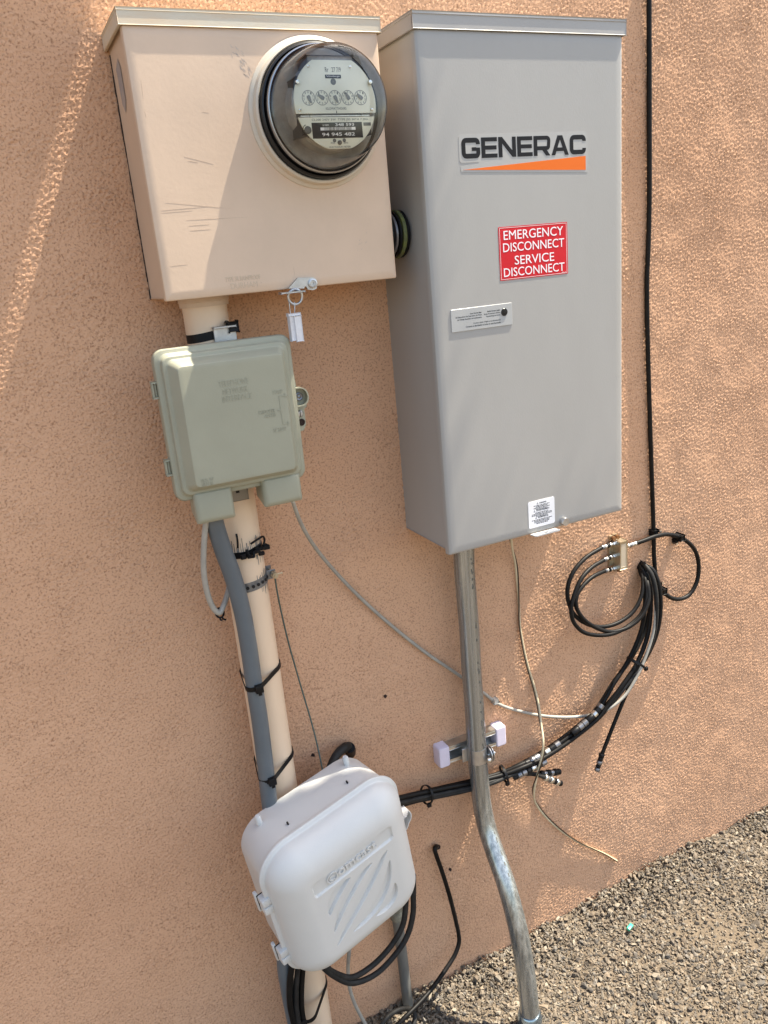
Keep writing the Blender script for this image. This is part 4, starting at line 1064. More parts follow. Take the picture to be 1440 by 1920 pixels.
def leaf_depth(U, W):
    d = np.zeros_like(U)
    for pts, wid in LEAVES:
        a, b, c = [np.array(p) for p in pts]
        best = np.full(U.shape, 1e9); bt_ = np.zeros_like(U)
        for t in np.linspace(0, 1, 60):
            p = (1 - t) ** 2 * a + 2 * t * (1 - t) * b + t * t * c
            dd = np.hypot(U - p[0], W - p[1]); k = dd < best
            best[k] = dd[k]; bt_[k] = t
        half = .5 * wid * np.clip(np.sin(np.pi * np.clip(bt_ * .96 + .02, 0, 1)), 0, 1) ** .8 + .0003
        d = np.maximum(d, np.clip((half - best) / .0013, 0, 1))
    return d
NT = 64
ring_n = 4 * (NT + 1)
def cover_profile(t):
    # t from rim 0 to flat front 1: inset, height
    if t < .2:
        pr = [(0, .0012, 0.0), (.04, 0, .0015), (.08, 0, .0048), (.12, .0012, .0060), (.16, .0050, .0068), (.20, .0062, .0085)]
        a = [p[0] for p in pr]
        return np.interp(t, a, [p[1] for p in pr]), np.interp(t, a, [p[2] for p in pr])
    q = (t - .2) / .8 * math.pi / 2
    return .0062 + .0478 * (1 - math.cos(q)) ** .92, .0085 + .0415 * math.sin(q)
LO = []
for t in np.concatenate([[0, .04, .08, .12, .16], np.linspace(.2, 1, 34)]):
    ins, h = cover_profile(t)
    LO.append(np.array([(u, -h, w_) for u, w_ in rrect_u(CW - 2 * ins, CH - 2 * ins, max(.006, .056 - ins * .75))]))
inner = LO[-1]
for s in np.linspace(1, .02, 110)[1:]:
    q = inner.copy(); q[:, 0] *= s; q[:, 2] *= s; LO.append(q)
allv = np.concatenate(LO)
U, W = allv[:, 0], allv[:, 2]
ru = (U - pc.x) * pu.x + (W - pc.y) * pu.y; rv = (U - pc.x) * pv.x + (W - pc.y) * pv.y
hx, hy, rr_ = pl_ / 2, .0145, .006
qx = np.abs(ru) - hx + rr_; qy = np.abs(rv) - hy + rr_
sdf = np.hypot(np.maximum(qx, 0), np.maximum(qy, 0)) + np.minimum(np.maximum(qx, qy), 0) - rr_
pan = np.clip(-sdf / .0016, 0, 1)
dep = np.maximum(.0032 * pan, .0048 * leaf_depth(U, W) * (1 - np.clip(-sdf / .001 + 1, 0, 1)))
allv[:, 1] += dep * (allv[:, 1] < -.03)
n_ = len(LO[0]); fs = []
for i in range(len(LO) - 1):
    for j in range(n_):
        k = (j + 1) % n_; fs.append([i * n_ + j, i * n_ + k, (i + 1) * n_ + k, (i + 1) * n_ + j])
fs.append([(len(LO) - 1) * n_ + j for j in range(n_)]); 
cvr = mk('cover', allv, fs, WHITEP, cc, 50, fix=False)
cvr['local_parts'] = 1
# wordmark along the panel
wm = MB()
def on_panel(co, u0, u1, v0, v1, y, h):
    o = []
    for c in co:
        u = u0 + c[0] * (u1 - u0); w_ = v0 + c[1] * (v1 - v0)
        p = pc + pu * u + pv * w_; o.append((p.x, y - h * c[2], p.y))
    return o
WY = -.0468
co_, fa_ = text_v('omcast', .012)
wm.add(on_panel(co_, -.0290, .0440, -.0070, .0072, WY, .0026), fa_)
for r0, a0, a1 in ((.0050, 50, 310), (.0088, 25, 395)):
    c0 = pc + pu * -.0395
    pts = [tuple(c0 + pu * (r0 * math.cos(math.radians(a))) + pv * (r0 * math.sin(math.radians(a)))) for a in np.linspace(a0, a1, 20)]
    for q in stroke(pts, .0020): wm.add(*prism_v([tuple(k) for k in q], WY, WY - .0026))
wm.build('wordmark', WHITEP, cvr, 40)
# hinges, pegs, latch
for hz in ([(-0.1308, 0.0483)][0][1], [(-0.126, -0.0737)][0][1]):
    hg = MB(); hx_ = -CW / 2
    for dz in (-.0085, .0085):
        hg.add(*box_v(hx_ - .0075, hx_ + .012, -.0100, .0070, hz + dz - .0075, hz + dz + .0075, .0025, 2))
    hg.add(*box_v(hx_ - .0100, hx_ - .0045, .0075, .0150, hz - .020, hz + .020, .0015, 2))
    hg.build('hinge', WHITEP, cc, 40)
    box('hinge_slot', hx_ - .0079, hx_ + .004, .0071, .0076, hz - .016, hz + .016, DARK, cc)
for sx in (-1, 1):
    turned('peg', (sx * .083, .060, CH / 2 - .012), (sx * .083, .060, CH / 2 + .004), [(0, .0050), (.85, .0050), (1, .0035)], WHITEP, cc, 16)
for p in [(-0.0533, 0.1403), (0.0582, 0.1416)]:
    box('vent_slot', p[0] - .0012, p[0] + .0012, .0195, .0240, CH / 2 - .0075, CH / 2 - .0030, DARK, cc, .0005, 1)
lx = CW / 2 + .003; lz = [(0.1523, -0.0072)][0][1]
lh = [(lx - .002, .004), (lx + .010, .006), (lx + .018, .012), (lx + .0195, .020), (lx + .016, .027), (lx - .002, .031)]
lm = MB()
lm.add([(a, b, lz + .013) for a, b in lh] + [(a, b, lz + .0105) for a, b in lh], [[0, 1, 2, 3, 4, 5], [11, 10, 9, 8, 7, 6]] + [[i, (i + 1) % 6, 6 + (i + 1) % 6, 6 + i] for i in range(6)])
arcl = catmull([(lx + .018, .010, lz + .012), (lx + .0200, .010, lz + .004), (lx + .017, .010, lz - .006), (lx + .012, .010, lz - .011), (lx + .008, .010, lz - .018), (lx - .002, .010, lz - .024)], 5)
lm.add(*strap_v([(p[0], .018, p[2]) for p in arcl], (0, 1, 0), .018, .0018, False))
lm.add(*box_v(lx - .002, lx + .0155, .0240, .0265, lz - .010, lz + .0104, .0005, 1))
lc = lm.build('latch', WHITEP, cc, 35)
lc['local_parts'] = 1
for dz, r in ((.003, .0036), (-.0075, .0042)):
    turned('latch_screw', (lx + .0055, .0240, lz + dz), (lx + .0055, .0215, lz + dz), [(0, r), (.8, r), (1, r * .8)], GUN, lc, 16)

# ------------------------------------------------------------------ galvanised conduit, strut and clamp
CXC = .6600
CPTS = [(.6590, -.044, 1.000), (0.6537, -0.0425, 0.885), (0.6548, -0.0415, 0.8354), (0.6569, -0.0405, 0.7595), (0.6567, -0.04, 0.682), (0.6578, -0.04, 0.6017), (0.6574, -0.04, 0.5192), (0.659, -0.041, 0.4338), (0.659, -0.0442, 0.3987), (0.659, -0.0568, 0.3526), (0.659, -0.0818, 0.3116), (0.659, -0.115, 0.2652), (0.659, -0.1488, 0.1873), (0.659, -0.1683, 0.1021), (0.659, -0.1744, 0.0457), (0.659, -0.1766, -0.0048), (0.659, -0.1776, -0.1127)]
gcn = thing('steel_conduit', 'galvanised steel conduit bending from the grey cabinet down into the gravel', 'conduit', (.66, -.17, 0))
tube('pipe', CPTS, .0180, GALV, gcn, 32, 8)
cl_ = catmull(CPTS, 12); T_, U_, V_ = frames(cl_)
g_ = random.Random(4)
for i in range(10, len(cl_) - 14, 1):
    if g_.random() < .26:
        c = cl_[i]; t = T_[i] / np.linalg.norm(T_[i])
        side = np.cross(t, [0, -1, 0]); side /= np.linalg.norm(side); outw = np.cross(side, t); outw *= -1 if outw[1] > 0 else 1
        side = -side if side[0] < 0 else side
        o = MB(); L2 = g_.uniform(.0016, .0036); a0 = .16 + g_.uniform(-.05, .05); da = g_.uniform(.10, .22)
        r = .0182
        q = [c + r * (math.sin(a) * side + math.cos(a) * outw) + t * s for a, s in ((a0, -L2), (a0 + da, -L2), (a0 + da, L2), (a0, L2))]
        o.add(q, [[0, 1, 2, 3]])
        o.build('printed_mark', INK_GREY, gcn, None)
b1, b2 = Vector((0.659, -0.1759, 0.0117)), Vector((0.659, -0.1778, -0.1404))
turned('coupling', b1, b2, [(0, .0195), (.03, .0222), (.10, .0232), (.22, .0232), (.25, .0218), (.28, .0245), (1, .0245)], ZINC_BLUE, gcn, 32)

st = thing('strut_channel', 'short galvanised strut channel with pale lilac end caps behind the steel conduit', 'bracket', (.66, 0, .505))
SZ0, SZ1 = .4895, .5275
SX0, SX1 = .590, .732
ch = MB()
ch.add(*box_v(SX0 + .006, SX1 - .006, .001, -.0025, SZ0 + .001, SZ1 - .001))
ch.add(*box_v(SX0 + .006, SX1 - .006, -.0027, -.0205, SZ0 + .001, SZ0 + .0035)); ch.add(*box_v(SX0 + .006, SX1 - .006, -.0027, -.0205, SZ1 - .0035, SZ1 - .001))
ch.add(*box_v(SX0 + .006, SX1 - .006, -.0184, -.0207, SZ0 + .0037, SZ0 + .0095, .0006, 1)); ch.add(*box_v(SX0 + .006, SX1 - .006, -.0184, -.0207, SZ1 - .0095, SZ1 - .0037, .0006, 1))
ch.build('channel', GALV_BR, st, 35)
for x0, x1 in ((SX0 - .003, SX0 + .020), (SX1 - .020, SX1 + .003)):
    rloft('end_cap', (x0 + x1) / 2, (SZ0 + SZ1) / 2, [(x1 - x0, SZ1 - SZ0 + .004, .004, .002), (x1 - x0, SZ1 - SZ0 + .004, .004, -.0200), (x1 - x0 - .002, SZ1 - SZ0 + .002, .004, -.0222), (x1 - x0 - .005, SZ1 - SZ0 - .001, .003, -.0230)], LILAC, st, 4)
pcn = thing('pipe_clamp', 'zinc pipe clamp with slotted bolt holding the steel conduit to the strut', 'clamp', (.661, -.04, .50))
cz_ = .5065; ci = min(range(len(cl_)), key=lambda i: abs(cl_[i][2] - cz_)); cxc, cyc = cl_[ci][0], cl_[ci][1]
ring_ = [(cxc + .0184 * math.cos(a), cyc + .0184 * math.sin(a), cz_) for a in np.linspace(math.radians(150), math.radians(-150), 44)]
mk('clamp_band', *strap_v(ring_[::-1][::-1], (0, 0, 1), .0300, .0018, False), STEEL, pcn, 40)
box('clamp_ear', cxc - .0280, cxc - .0150, cyc + .006, cyc + .0078, cz_ - .014, cz_ + .014, STEEL, pcn, .0006, 1)
ex_ = (0.655, -0.06, 0.5086)
turned('clamp_ear', (cxc + .0175, cyc - .009, cz_ - .003), (cxc + .0195, cyc - .009, cz_ - .003), [(0, .0160), (1, .0160)], STEEL, pcn, 24)
turned('clamp_ear', (cxc + .0225, cyc - .009, cz_ - .003), (cxc + .0243, cyc - .009, cz_ - .003), [(0, .0150), (1, .0150)], STEEL, pcn, 24)
turned('clamp_bolt', (cxc + .0150, cyc - .011, cz_ - .004), (cxc + .0320, cyc - .011, cz_ - .004), [(0, .0030), (1, .0030)], CHROME, pcn, 12)
turned('bolt_head', (cxc + .0080, cyc - .0220, cz_ - .006), (cxc + .0150, cyc - .0235, cz_ - .006), [(0, .0030), (.1, .0052), (.8, .0052), (1, .0040)], CHROME, pcn, 14)

# ------------------------------------------------------------------ right-hand black cable with its loop
vc = thing('drop_cable', 'long black cable running down the wall right of the cabinet into a loop', 'cable', (1.12, 0, .80))
VP = [(1.0912, -0.0055, 1.8215), (1.0919, -0.0055, 1.768), (1.0946, -0.0055, 1.6077), (1.0967, -0.0055, 1.4532), (1.0957, -0.0055, 1.3903), (1.0929, -0.0055, 1.3167), (1.0943, -0.0055, 1.25), (1.0988, -0.0055, 1.1512), (1.1042, -0.0055, 1.048), (1.1115, -0.0055, 0.9181), (1.1144, -0.0075, 0.8309), (1.1146, -0.01, 0.772), (1.1191, -0.014, 0.7278), (1.135, -0.02, 0.6961), (1.1659, -0.022, 0.676), (1.1984, -0.022, 0.6763), (1.2221, -0.02, 0.6984), (1.2288, -0.018, 0.7345), (1.2181, -0.017, 0.77), (1.1862, -0.017, 0.8021), (1.1431, -0.018, 0.8226), (1.1102, -0.02, 0.8273), (1.0744, -0.02, 0.825), (1.0558, -0.018, 0.8231)]
tube('jacket', VP, .0044, BLACK, vc, 12, 8)
def connector(parent, a, b, r=.0046, mats=(CHROME, GUN, CHROME), name='connector'):
    a = np.array(a, float); b = np.array(b, float); k = len(mats)
    for i, m in enumerate(mats):
        p = a + (b - a) * i / k; q = a + (b - a) * (i + .94) / k
        rr2 = r * (1.0 if i % 2 == 0 else .86)
        turned(name, p, q, [(0, rr2 * .9), (.12, rr2), (.88, rr2), (1, rr2 * .9)], m, parent, 12)
connector(vc, (1.0586, -0.018, 0.8233), (1.0369, -0.018, 0.8226), .0048, (CHROME, CHROME, GUN, CHROME))
for (x, y, dx, dz, lab) in ((1225.5, 998, .012, 0, 'black cable clip with nail where the cable enters its loop'), (1276, 1008.5, -.004, -.012, 'black cable clip with nail on top of the cable loop'), (1243, 1108, .004, .013, 'black cable clip with nail at the bottom of the cable loop')):
    p = {1225.5: (1.1139, -0.008, 0.8311), 1276: (1.1774, -0.017, 0.8076), 1243: (1.1314, -0.018, 0.7023)}[x]
    ck = thing('cable_clip', lab, 'cable clip', (p[0], 0, p[2]), 'nail clips on the looped black cable')
    box('saddle', p[0] - .0052, p[0] + .0052, -.0003, p[1] - .0052, p[2] - .0052, p[2] + .0052, BLACK_P, ck, .0022, 2)
    box('nail_boss', min(p[0], p[0] + dx) - .002, max(p[0], p[0] + dx) + .002, -.0003, -.008, min(p[2], p[2] + dz) - .002, max(p[2], p[2] + dz) + .002, BLACK_P, ck, .0018, 2)
    lathe_y('nail', p[0] + dx * 1.15, p[2] + dz * 1.15, [(.0016, .004), (.0016, -.0120), (.0028, -.0121), (.0028, -.0135), (.0002, -.0138)], CHROME, ck, 10)

# ------------------------------------------------------------------ splitter and its three cables
sp = thing('cable_splitter', 'small tarnished metal cable splitter screwed to the wall right of the cabinet', 'splitter', (1.02, 0, .78))
box('body', 1.0130, 1.0312, -.0050, -.0240, .7795, .8375, NICKEL, sp, .0012, 2)
box('flange', 1.0030, 1.0345, -.0005, -.0048, .7850, .8320, NICKEL, sp, .0008, 1)
box('label_recess', 1.0160, 1.0285, -.0240, -.0243, .7850, .8320, mat('pale splitter face', (0.60, 0.53, 0.42), 0.45, 0.5), sp, .0002, 1)
for z, dx in ((.8440, .006), (.8425, -.003), (.7735, .010)):
    turned('screw', (1.0130 + dx, .004, z), (1.0130 + dx, -.0135, z), [(0, .0022), (.7, .0022), (.72, .0045), (1, .0042)], BRASS, sp, 12)
    box('screw_lug', 1.0085 + dx, 1.0180 + dx, -.0005, -.0048, min(z - .004, .8376 if z > .8 else 1), max(z + .004, .0) if z > .8 else .7846, NICKEL, sp, .0006, 1)
ports = [(1.0067, -0.016, 0.8336), (1.0066, -0.016, 0.8081), (1.0066, -0.016, 0.7818)]
for i, p in enumerate(ports):
    turned('port', (1.0129, -.014, p[2]), (1.0035, -.014, p[2]), [(0, .0052), (.35, .0052), (.36, .0042), (1, .0042)], CHROME, sp, 6)
CABA = [(0.9736, -0.018, 0.8343), (0.93, -0.024, 0.8258), (0.8945, -0.03, 0.8062), (0.8783, -0.034, 0.778), (0.8797, -0.036, 0.7477), (0.8938, -0.038, 0.719), (0.925, -0.04, 0.693), (0.9571, -0.042, 0.6811), (0.9899, -0.044, 0.6806), (1.0249, -0.044, 0.6914), (1.0502, -0.04, 0.7118), (1.0674, -0.03, 0.7384), (1.0797, -0.012, 0.7581), (1.0986, 0.01, 0.7581)]
CABB = [(0.9786, -0.018, 0.8078), (0.9407, -0.026, 0.8031), (0.9111, -0.034, 0.7913), (0.8908, -0.04, 0.7692), (0.8782, -0.044, 0.7411), (0.8811, -0.046, 0.7157), (0.9005, -0.048, 0.6897), (0.932, -0.05, 0.6734), (0.9709, -0.052, 0.6662), (1.0137, -0.052, 0.6723), (1.0467, -0.05, 0.6899), (1.0643, -0.044, 0.721), (1.0752, -0.026, 0.7488), (1.1, 0.01, 0.7554)]
CABC = [(0.981, -0.018, 0.7843), (0.9456, -0.026, 0.7842), (0.9175, -0.032, 0.7758), (0.8989, -0.036, 0.7623), (0.8927, -0.04, 0.7423), (0.9042, -0.044, 0.7162), (0.9296, -0.047, 0.691), (0.9687, -0.05, 0.6701), (1.0079, -0.054, 0.6701), (1.0407, -0.055, 0.6854), (1.0629, -0.05, 0.712), (1.0747, -0.034, 0.7412), (1.1044, 0.01, 0.7496)]
for pts, p, q, lab in ((CABA, (0.9736, -0.018, 0.8343), ports[0], 'black looped cable from the top port of the splitter'), (CABB, (0.9786, -0.018, 0.8078), ports[1], 'black looped cable from the middle port of the splitter'), (CABC, (0.981, -0.018, 0.7843), ports[2], 'black looped cable from the bottom port of the splitter')):
    o = thing('splitter_cable', lab, 'cable', p, 'looped cables on the splitter')
    tube('jacket', pts, .0041, BLACK, o, 10, 6)
    connector(o, p, (1.0025, -.014, q[2]), .0047, (GUN, CHROME, BLACK_P, CHROME))

# ------------------------------------------------------------------ the black bundle from the wall to the white box
BPTS = [(1.1004, 0.012, 0.7594), (1.0857, -0.01, 0.7629), (1.0886, -0.022, 0.7499), (1.0913, -0.03, 0.7205), (1.0886, -0.035, 0.6762), (1.0776, -0.037, 0.6291), (1.0546, -0.038, 0.5883), (1.0309, -0.038, 0.5618), (0.9976, -0.038, 0.5347), (0.9709, -0.037, 0.5089), (0.9402, -0.036, 0.4846), (0.8984, -0.034, 0.4651), (0.8526, -0.033, 0.4492), (0.8037, -0.032, 0.4375), (0.7546, -0.035, 0.436), (0.7156, -0.028, 0.4287), (0.6517, -0.024, 0.4322), (0.5982, -0.026, 0.4416), (0.551, -0.03, 0.4514), (0.5135, -0.04, 0.465), (0.4728, -0.06, 0.4854)]
bl_ = catmull(BPTS, 8); Tb, Ub, Vb = frames(bl_)
NB = len(bl_)
def strand(off, tw, i0, i1, wob, seed, spread=None):
    g = random.Random(seed); ph = g.uniform(0, 6.28); pts = []
    for i in range(i0, i1, 4):
        s = i / NB; a = tw + 1.5 * math.sin(2.3 * s * 6.28 / 2 + ph * .2) * wob
        r = off * (1 + .25 * math.sin(5 * s + ph))
        if s < .06: r *= max(.25, s / .06)
        k = 1.0
        if spread is not None: k = 1 + spread * max(0, math.sin(math.pi * min(1, max(0, (s - .03) / .45))))
        pts.append(tuple(bl_[i] + k * r * (math.cos(a) * Ub[i] + math.sin(a) * Vb[i])))
    return pts
def fidx(px): return px
specs = [(.0070, 0.3, 0, NB, 'topmost', 0.5, 1), (.0070, 1.6, 0, NB, 'second', 0.4, 2), (.0070, 2.9, 0, NB, 'third', 0.4, 3), (.0074, 4.2, 0, NB, 'fourth', 0.5, 4), (.0074, 5.3, 0, NB, 'lowest', 0.4, 5)]
splices = {0: (.47, .10), 1: (.60, .085), 2: (.645, .085)}
labels_b = ['black coaxial cable in the bundle with a splice where the bundle starts to sag', 'black coaxial cable in the bundle with a splice near the thin beige wire', 'black coaxial cable in the bundle with a lower splice beside the thin beige wire',
            'black coaxial cable on the inner side of the sagging bundle', 'black coaxial cable on the outer side of the sagging bundle']
for k, (off, tw, i0, i1, nm_, wob, seed) in enumerate(specs):
    o = thing('coaxial_cable', labels_b[k], 'cable', tuple(bl_[NB // 2]), 'black coaxial cables in the bundle')
    pts = strand(off, tw, i0, i1, wob, seed, 1.0)
    tube('jacket', pts, .0045, BLACK_W if k % 2 else BLACK, o, 10, 4)
    if k in splices:
        s0, ln = splices[k]
        C2 = catmull(pts, 4); m0 = int(s0 * len(C2)); m1 = int((s0 + ln) * len(C2))
        mats_ = (GUN, BLACK_P, CHROME, BLACK_P, GUN, GUN, BLACK_P)
        for j, m in enumerate(mats_):
            a = C2[m0 + int((m1 - m0) * j / 7)]; b = C2[m0 + int((m1 - m0) * (j + 1) / 7)]
            out = np.array([(-.004, -.006, .006), (-.002, -.010, .004), (.003, -.011, -.006)][k]) * .9
            turned('connector', a + out, a + (b - a) * .95 + out, [(0, .0060), (.1, .0070), (.9, .0070), (1, .0060)], m, o, 12)
for (pts, ca, cb, mm, lab) in (([(0.4734, -0.058, 0.4805), (0.5163, -0.045, 0.4647), (0.57, -0.036, 0.4476), (0.6455, -0.034, 0.4325), (0.698, -0.036, 0.4284), (0.7409, -0.036, 0.4249), (0.7718, -0.036, 0.4141), (0.8001, -0.035, 0.4012)], (0.8001, -0.035, 0.4012), (0.8516, -0.032, 0.3863), (BLACK_P, GUN, BLACK_P, GUN, BLACK_P, BLACK_P), 'short black cable from the bundle ending in the upper capped connector'),
                               ([(0.4738, -0.056, 0.4746), (0.5164, -0.044, 0.4595), (0.5696, -0.036, 0.443), (0.6441, -0.036, 0.4295), (0.6966, -0.038, 0.4266), (0.7322, -0.04, 0.4295), (0.7623, -0.041, 0.422), (0.7908, -0.041, 0.4072), (0.8084, -0.041, 0.3948)], (0.8059, -0.041, 0.3964), (0.849, -0.038, 0.3626), (CHROME, GUN, CHROME, BLACK_P, CHROME, BLACK_P), 'short black cable from the bundle ending in the lower bright connector')):
    o = thing('stub_cable', lab, 'cable', ca, 'stub cables ending at connectors')
    tube('jacket', pts, .0041, BLACK_W, o, 10, 6)
    connector(o, ca, cb, .0072, mm)
dg = thing('dangling_cable', 'black cable end hanging straight down from the bundle with a loose connector', 'cable', (0.934, -0.05, 0.3734))
tube('jacket', [(1.0366, -0.05, 0.5786), (1.0248, -0.048, 0.5452), (1.0072, -0.046, 0.5122), (0.9906, -0.046, 0.4822), (0.9739, -0.046, 0.4508), (0.9585, -0.046, 0.4213), (0.9459, -0.046, 0.397)], .0039, BLACK, dg, 10, 6)
connector(dg, (0.9473, -0.046, 0.4002), (0.9332, -0.046, 0.3637), .0060, (BLACK_P, BLACK_P, GUN, BLACK_P, GUN))
def bundle_tie(i, rad, lab, width=.0046):
    c = bl_[i]; o = thing('cable_tie', lab, 'cable tie', tuple(c), 'black cable ties on the bundle')
    path = [tuple(c + rad * (math.cos(a) * Ub[i] + math.sin(a) * Vb[i])) for a in np.linspace(0, 2 * math.pi, 28, endpoint=False)]
    mk('strap', *strap_v(path, tuple(Tb[i]), width, .0013), BLACK_P, o, 40)
    d = np.array([0, -.6, -.8]); d = d - Tb[i] * (d @ Tb[i]); d /= np.linalg.norm(d); h = c + d * (rad + .002)
    box('head', h[0] - .004, h[0] + .004, h[1] - .003, h[1] + .003, h[2] - .004, h[2] + .004, BLACK_P, o, .001, 1)
def near(p): return int(np.argmin(np.linalg.norm(bl_ - np.array(p), axis=1)))
bundle_tie(near((1.0434, -0.038, 0.5748)), .0200, 'black cable tie high on the bundle below the splitter')
bundle_tie(near((0.7186, -0.029, 0.4294)), .0165, 'black cable tie on the bundle right of the steel conduit')
bundle_tie(near((0.5489, -0.03, 0.4523)), .0165, 'black cable tie on the bundle between white box and conduit')
wall_hole((1.0908, 0, 0.762)[0], (1.0908, 0, 0.762)[2], .014, 31)

# ------------------------------------------------------------------ thin beige wire under the cabinet
tw_ = [(0.7577, -0.03, 0.9113), (0.7665, -0.022, 0.8867), (0.7821, -0.01, 0.843), (0.7866, -0.006, 0.8034), (0.7879, -0.005, 0.7648), (0.7872, -0.005, 0.7211), (0.7927, -0.006, 0.6694), (0.8008, -0.006, 0.627), (0.8124, -0.008, 0.5776), (0.8139, -0.018, 0.5407), (0.8074, -0.034, 0.5096), (0.801, -0.05, 0.4849), (0.7973, -0.052, 0.4574), (0.7874, -0.05, 0.4237), (0.7804, -0.044, 0.3922), (0.7853, -0.032, 0.3604), (0.7993, -0.018, 0.3267), (0.8248, -0.01, 0.2811), (0.8655, -0.008, 0.2239), (0.9143, -0.007, 0.1691), (0.9581, -0.006, 0.1294), (0.9875, -0.006, 0.1034), (1.0224, -0.004, 0.0673)]
wt = thing('thin_twin_wire', 'thin beige and brown twin wire hanging from the cabinet down the wall', 'wire', (0.7872, -0.005, 0.7211))
Cw = catmull(tw_, 8); Tw, Uw, Vw = frames(Cw); na = len(Cw)
for ph, m, n2 in ((0, BEIGEWIRE, 'beige_strand'), (math.pi, BROWNWIRE, 'brown_strand')):
    pts = [tuple(Cw[i] + .0016 * (math.cos(ph + .10 * i + 1.2 * math.sin(.06 * i)) * Uw[i] + math.sin(ph + .10 * i + 1.2 * math.sin(.06 * i)) * Vw[i])) for i in range(na)]
    mk(n2, *tube_v(pts, .0022 if m is BEIGEWIRE else .0013, 8, 1, False, False), m, wt, 60)

# ------------------------------------------------------------------ cables round the foot of the wall
hk = thing('wall_tail_cable', 'black cable leaving the wall beside the white box and curving into the gravel', 'cable', (0.5778, 0, 0.3013))
tube('jacket', [(0.5863, 0.01, 0.2916), (0.5716, -0.008, 0.3098), (0.5665, -0.013, 0.3107), (0.5682, -0.016, 0.2946), (0.5747, -0.018, 0.263), (0.5829, -0.02, 0.2186), (0.5895, -0.022, 0.1755), (0.5949, -0.024, 0.131), (0.5977, -0.026, 0.0992), (0.5958, -0.028, 0.0803), (0.5827, -0.032, 0.061), (0.5587, -0.04, 0.0487), (0.5303, -0.05, 0.0386), (0.5039, -0.06, 0.0333), (0.4727, -0.072, 0.0323), (0.4452, -0.08, 0.0298), (0.4194, -0.085, 0.0238)], .0043, BLACK, hk, 12, 8)
wall_hole((0.5801, 0, 0.3003)[0], (0.5801, 0, 0.3003)[2], .007, 8)
for pts, lab in (([(0.4735, -0.11, 0.3677), (0.4675, -0.115, 0.3283), (0.4616, -0.118, 0.2916), (0.4456, -0.12, 0.2542), (0.4189, -0.122, 0.2294), (0.3776, -0.126, 0.2124), (0.3328, -0.13, 0.2208), (0.3013, -0.134, 0.2561), (0.2784, -0.136, 0.299), (0.27, -0.13, 0.3272)], 'outer black cable loop hanging under the white box'),
                 ([(0.4604, -0.11, 0.3624), (0.4521, -0.115, 0.3219), (0.4404, -0.118, 0.2799), (0.4157, -0.12, 0.2519), (0.3765, -0.124, 0.2326), (0.3347, -0.128, 0.2308), (0.3079, -0.132, 0.2552), (0.2889, -0.134, 0.2835), (0.2782, -0.13, 0.3173)], 'inner black cable loop hanging under the white box')):
    tag(tube('looped_black_cable', pts, .0050, BLACK_W, None, 12, 8), lab, 'cable', 'black cable loops under the white box')
for i, (pts, r, m, lab) in enumerate((([(0.2429, -0.12, 0.3215), (0.2347, -0.118, 0.296), (0.2268, -0.116, 0.2587), (0.2232, -0.114, 0.2183), (0.2254, -0.11, 0.1717), (0.2278, -0.105, 0.0919)], .0052, BLACK, 'leftmost black cable dropping beside the beige pipe below the white box'),
                      ([(0.2513, -0.118, 0.3152), (0.2444, -0.115, 0.2823), (0.2367, -0.113, 0.2387), (0.233, -0.112, 0.1989), (0.2344, -0.108, 0.1522), (0.2366, -0.104, 0.0791)], .0046, BLACK_W, 'middle black cable dropping beside the beige pipe below the white box'),
                      ([(0.2616, -0.112, 0.3043), (0.2545, -0.108, 0.2702), (0.2473, -0.106, 0.2259), (0.2438, -0.104, 0.1846), (0.2449, -0.102, 0.1397), (0.2449, -0.1, 0.0695)], .0050, BLACK, 'black cable dropping against the beige pipe below the white box'))):
    tag(tube('riser_cable', pts, r, m, None, 10, 8), lab, 'cable', 'black cables dropping below the white box')
tag(tube('grey_tail_cable', [(0.3529, -0.1, 0.3034), (0.3491, -0.085, 0.2489), (0.346, -0.07, 0.191), (0.3473, -0.06, 0.1399), (0.3529, -0.054, 0.0979), (0.3632, -0.05, 0.0542), (0.3753, -0.048, 0.012), (0.3855, -0.046, -0.0299)], .0034, GREYCABLE, None, 10, 8), 'thin grey cable hanging under the middle of the white box', 'cable')
gp = thing('ground_stub_pipe', 'dull grey stub pipe with corroded fitting rising from the gravel against the wall', 'pipe', (0.4759, -0.02, -0.042))
pA, pB, pC = (0.472, -0.02, 0.2379), (0.4717, -0.02, 0.1976), (0.4756, -0.022, -0.0608)
tube('pipe', [pB, (0.4735, -0.021, 0.0962), pC, (0.4767, -0.022, -0.1325)], .0105, GROUNDPIPE, gp, 20, 4)
turned('fitting', pA, pB, [(0, .0105), (.15, .0125), (.45, .0125), (.5, .0112), (.6, .0132), (.95, .0132), (1, .0115)], CORRODE, gp, 16)
cl2 = thing('ground_cable_loop', 'grey black cable looped on the gravel round the stub pipe', 'cable', (0.4508, -0.05, 0.0097))
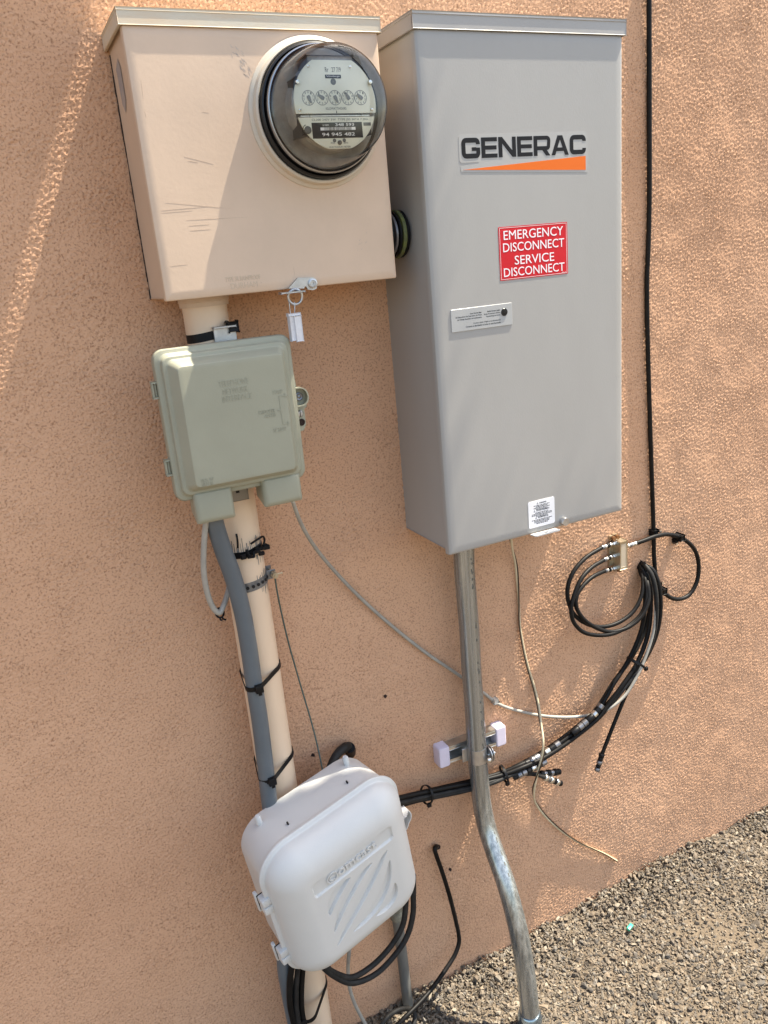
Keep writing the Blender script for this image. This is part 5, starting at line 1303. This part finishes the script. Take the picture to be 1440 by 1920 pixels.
tube('jacket', [(0.3756, -0.075, 0.0068), (0.4053, -0.07, 0.034), (0.4271, -0.062, 0.0315), (0.448, -0.058, 0.0247), (0.4653, -0.056, 0.0113), (0.4715, -0.06, -0.0018), (0.463, -0.07, -0.011), (0.4494, -0.08, -0.0262)], .0046, BLACK_W, cl2, 12, 8)
hs2 = thing('wall_sleeve', 'black flexible sleeve curving out of the wall above the white box', 'sleeve', (0.4137, -0.01, 0.5936))
tube('jacket', [(0.4281, 0.012, 0.5715), (0.4169, -0.012, 0.5935), (0.4039, -0.026, 0.604), (0.3878, -0.036, 0.6051), (0.3732, -0.046, 0.5995), (0.3611, -0.056, 0.5892), (0.352, -0.066, 0.5706)], [.0085, .0085, .0082, .0075, .0070, .0070, .0070], BLACK_W, hs2, 14, 6)
tube('sleeve_mouth', [(0.425, 0.006, 0.5672), (0.42, -0.01, 0.5858), (0.4158, -0.02, 0.5963)], [.0095, .0095, .0090], BLACK, hs2, 14, 4)
wall_hole((0.5001, 0, 0.6603)[0], (0.5001, 0, 0.6603)[2], .0034, 2)
wall_hole((0.3544, 0, 0.5939)[0], (0.3544, 0, 0.5939)[2], .0036, 3)
wall_hole((0.6031, 0, 0.2363)[0], (0.6031, 0, 0.2363)[2], .0035, 4)
# dark sealant bead down the left edge of the meter box
g_ = random.Random(2)
sb = MB()
for k in range(26):
    z = BZ0 + .002 + (BZ1 - BZ0 - .01) * k / 26; w_ = g_.uniform(.0002, .0014)
    sb.add(*box_v(BX0 + .003 - w_, BX0 + .0032, .002, -.0028 - g_.uniform(0, .001), z, z + .0135))
sb.build('edge_gap', HOLE, mb, None)

# ------------------------------------------------------------------ scrap on the gravel
gs = Vector((0.9624, -0.112, -0.0006))
gs.z = float(ground_z(gs.x, gs.y)) + .016
v, f = box_v(-.0085, .0085, -.004, .004, -.003, .003, .0012, 2)
Rz = Matrix.Rotation(math.radians(20), 3, 'Z') @ Matrix.Rotation(math.radians(12), 3, 'X')
mk_o = mk('plastic_scrap', [tuple(gs + Rz @ Vector(p)) for p in v], f, GREENPL, None, 40)
tag(mk_o, 'tiny bright green plastic scrap lying on the gravel', 'litter')

for o in bpy.data.objects:
    if 'local_parts' in o: del o['local_parts']
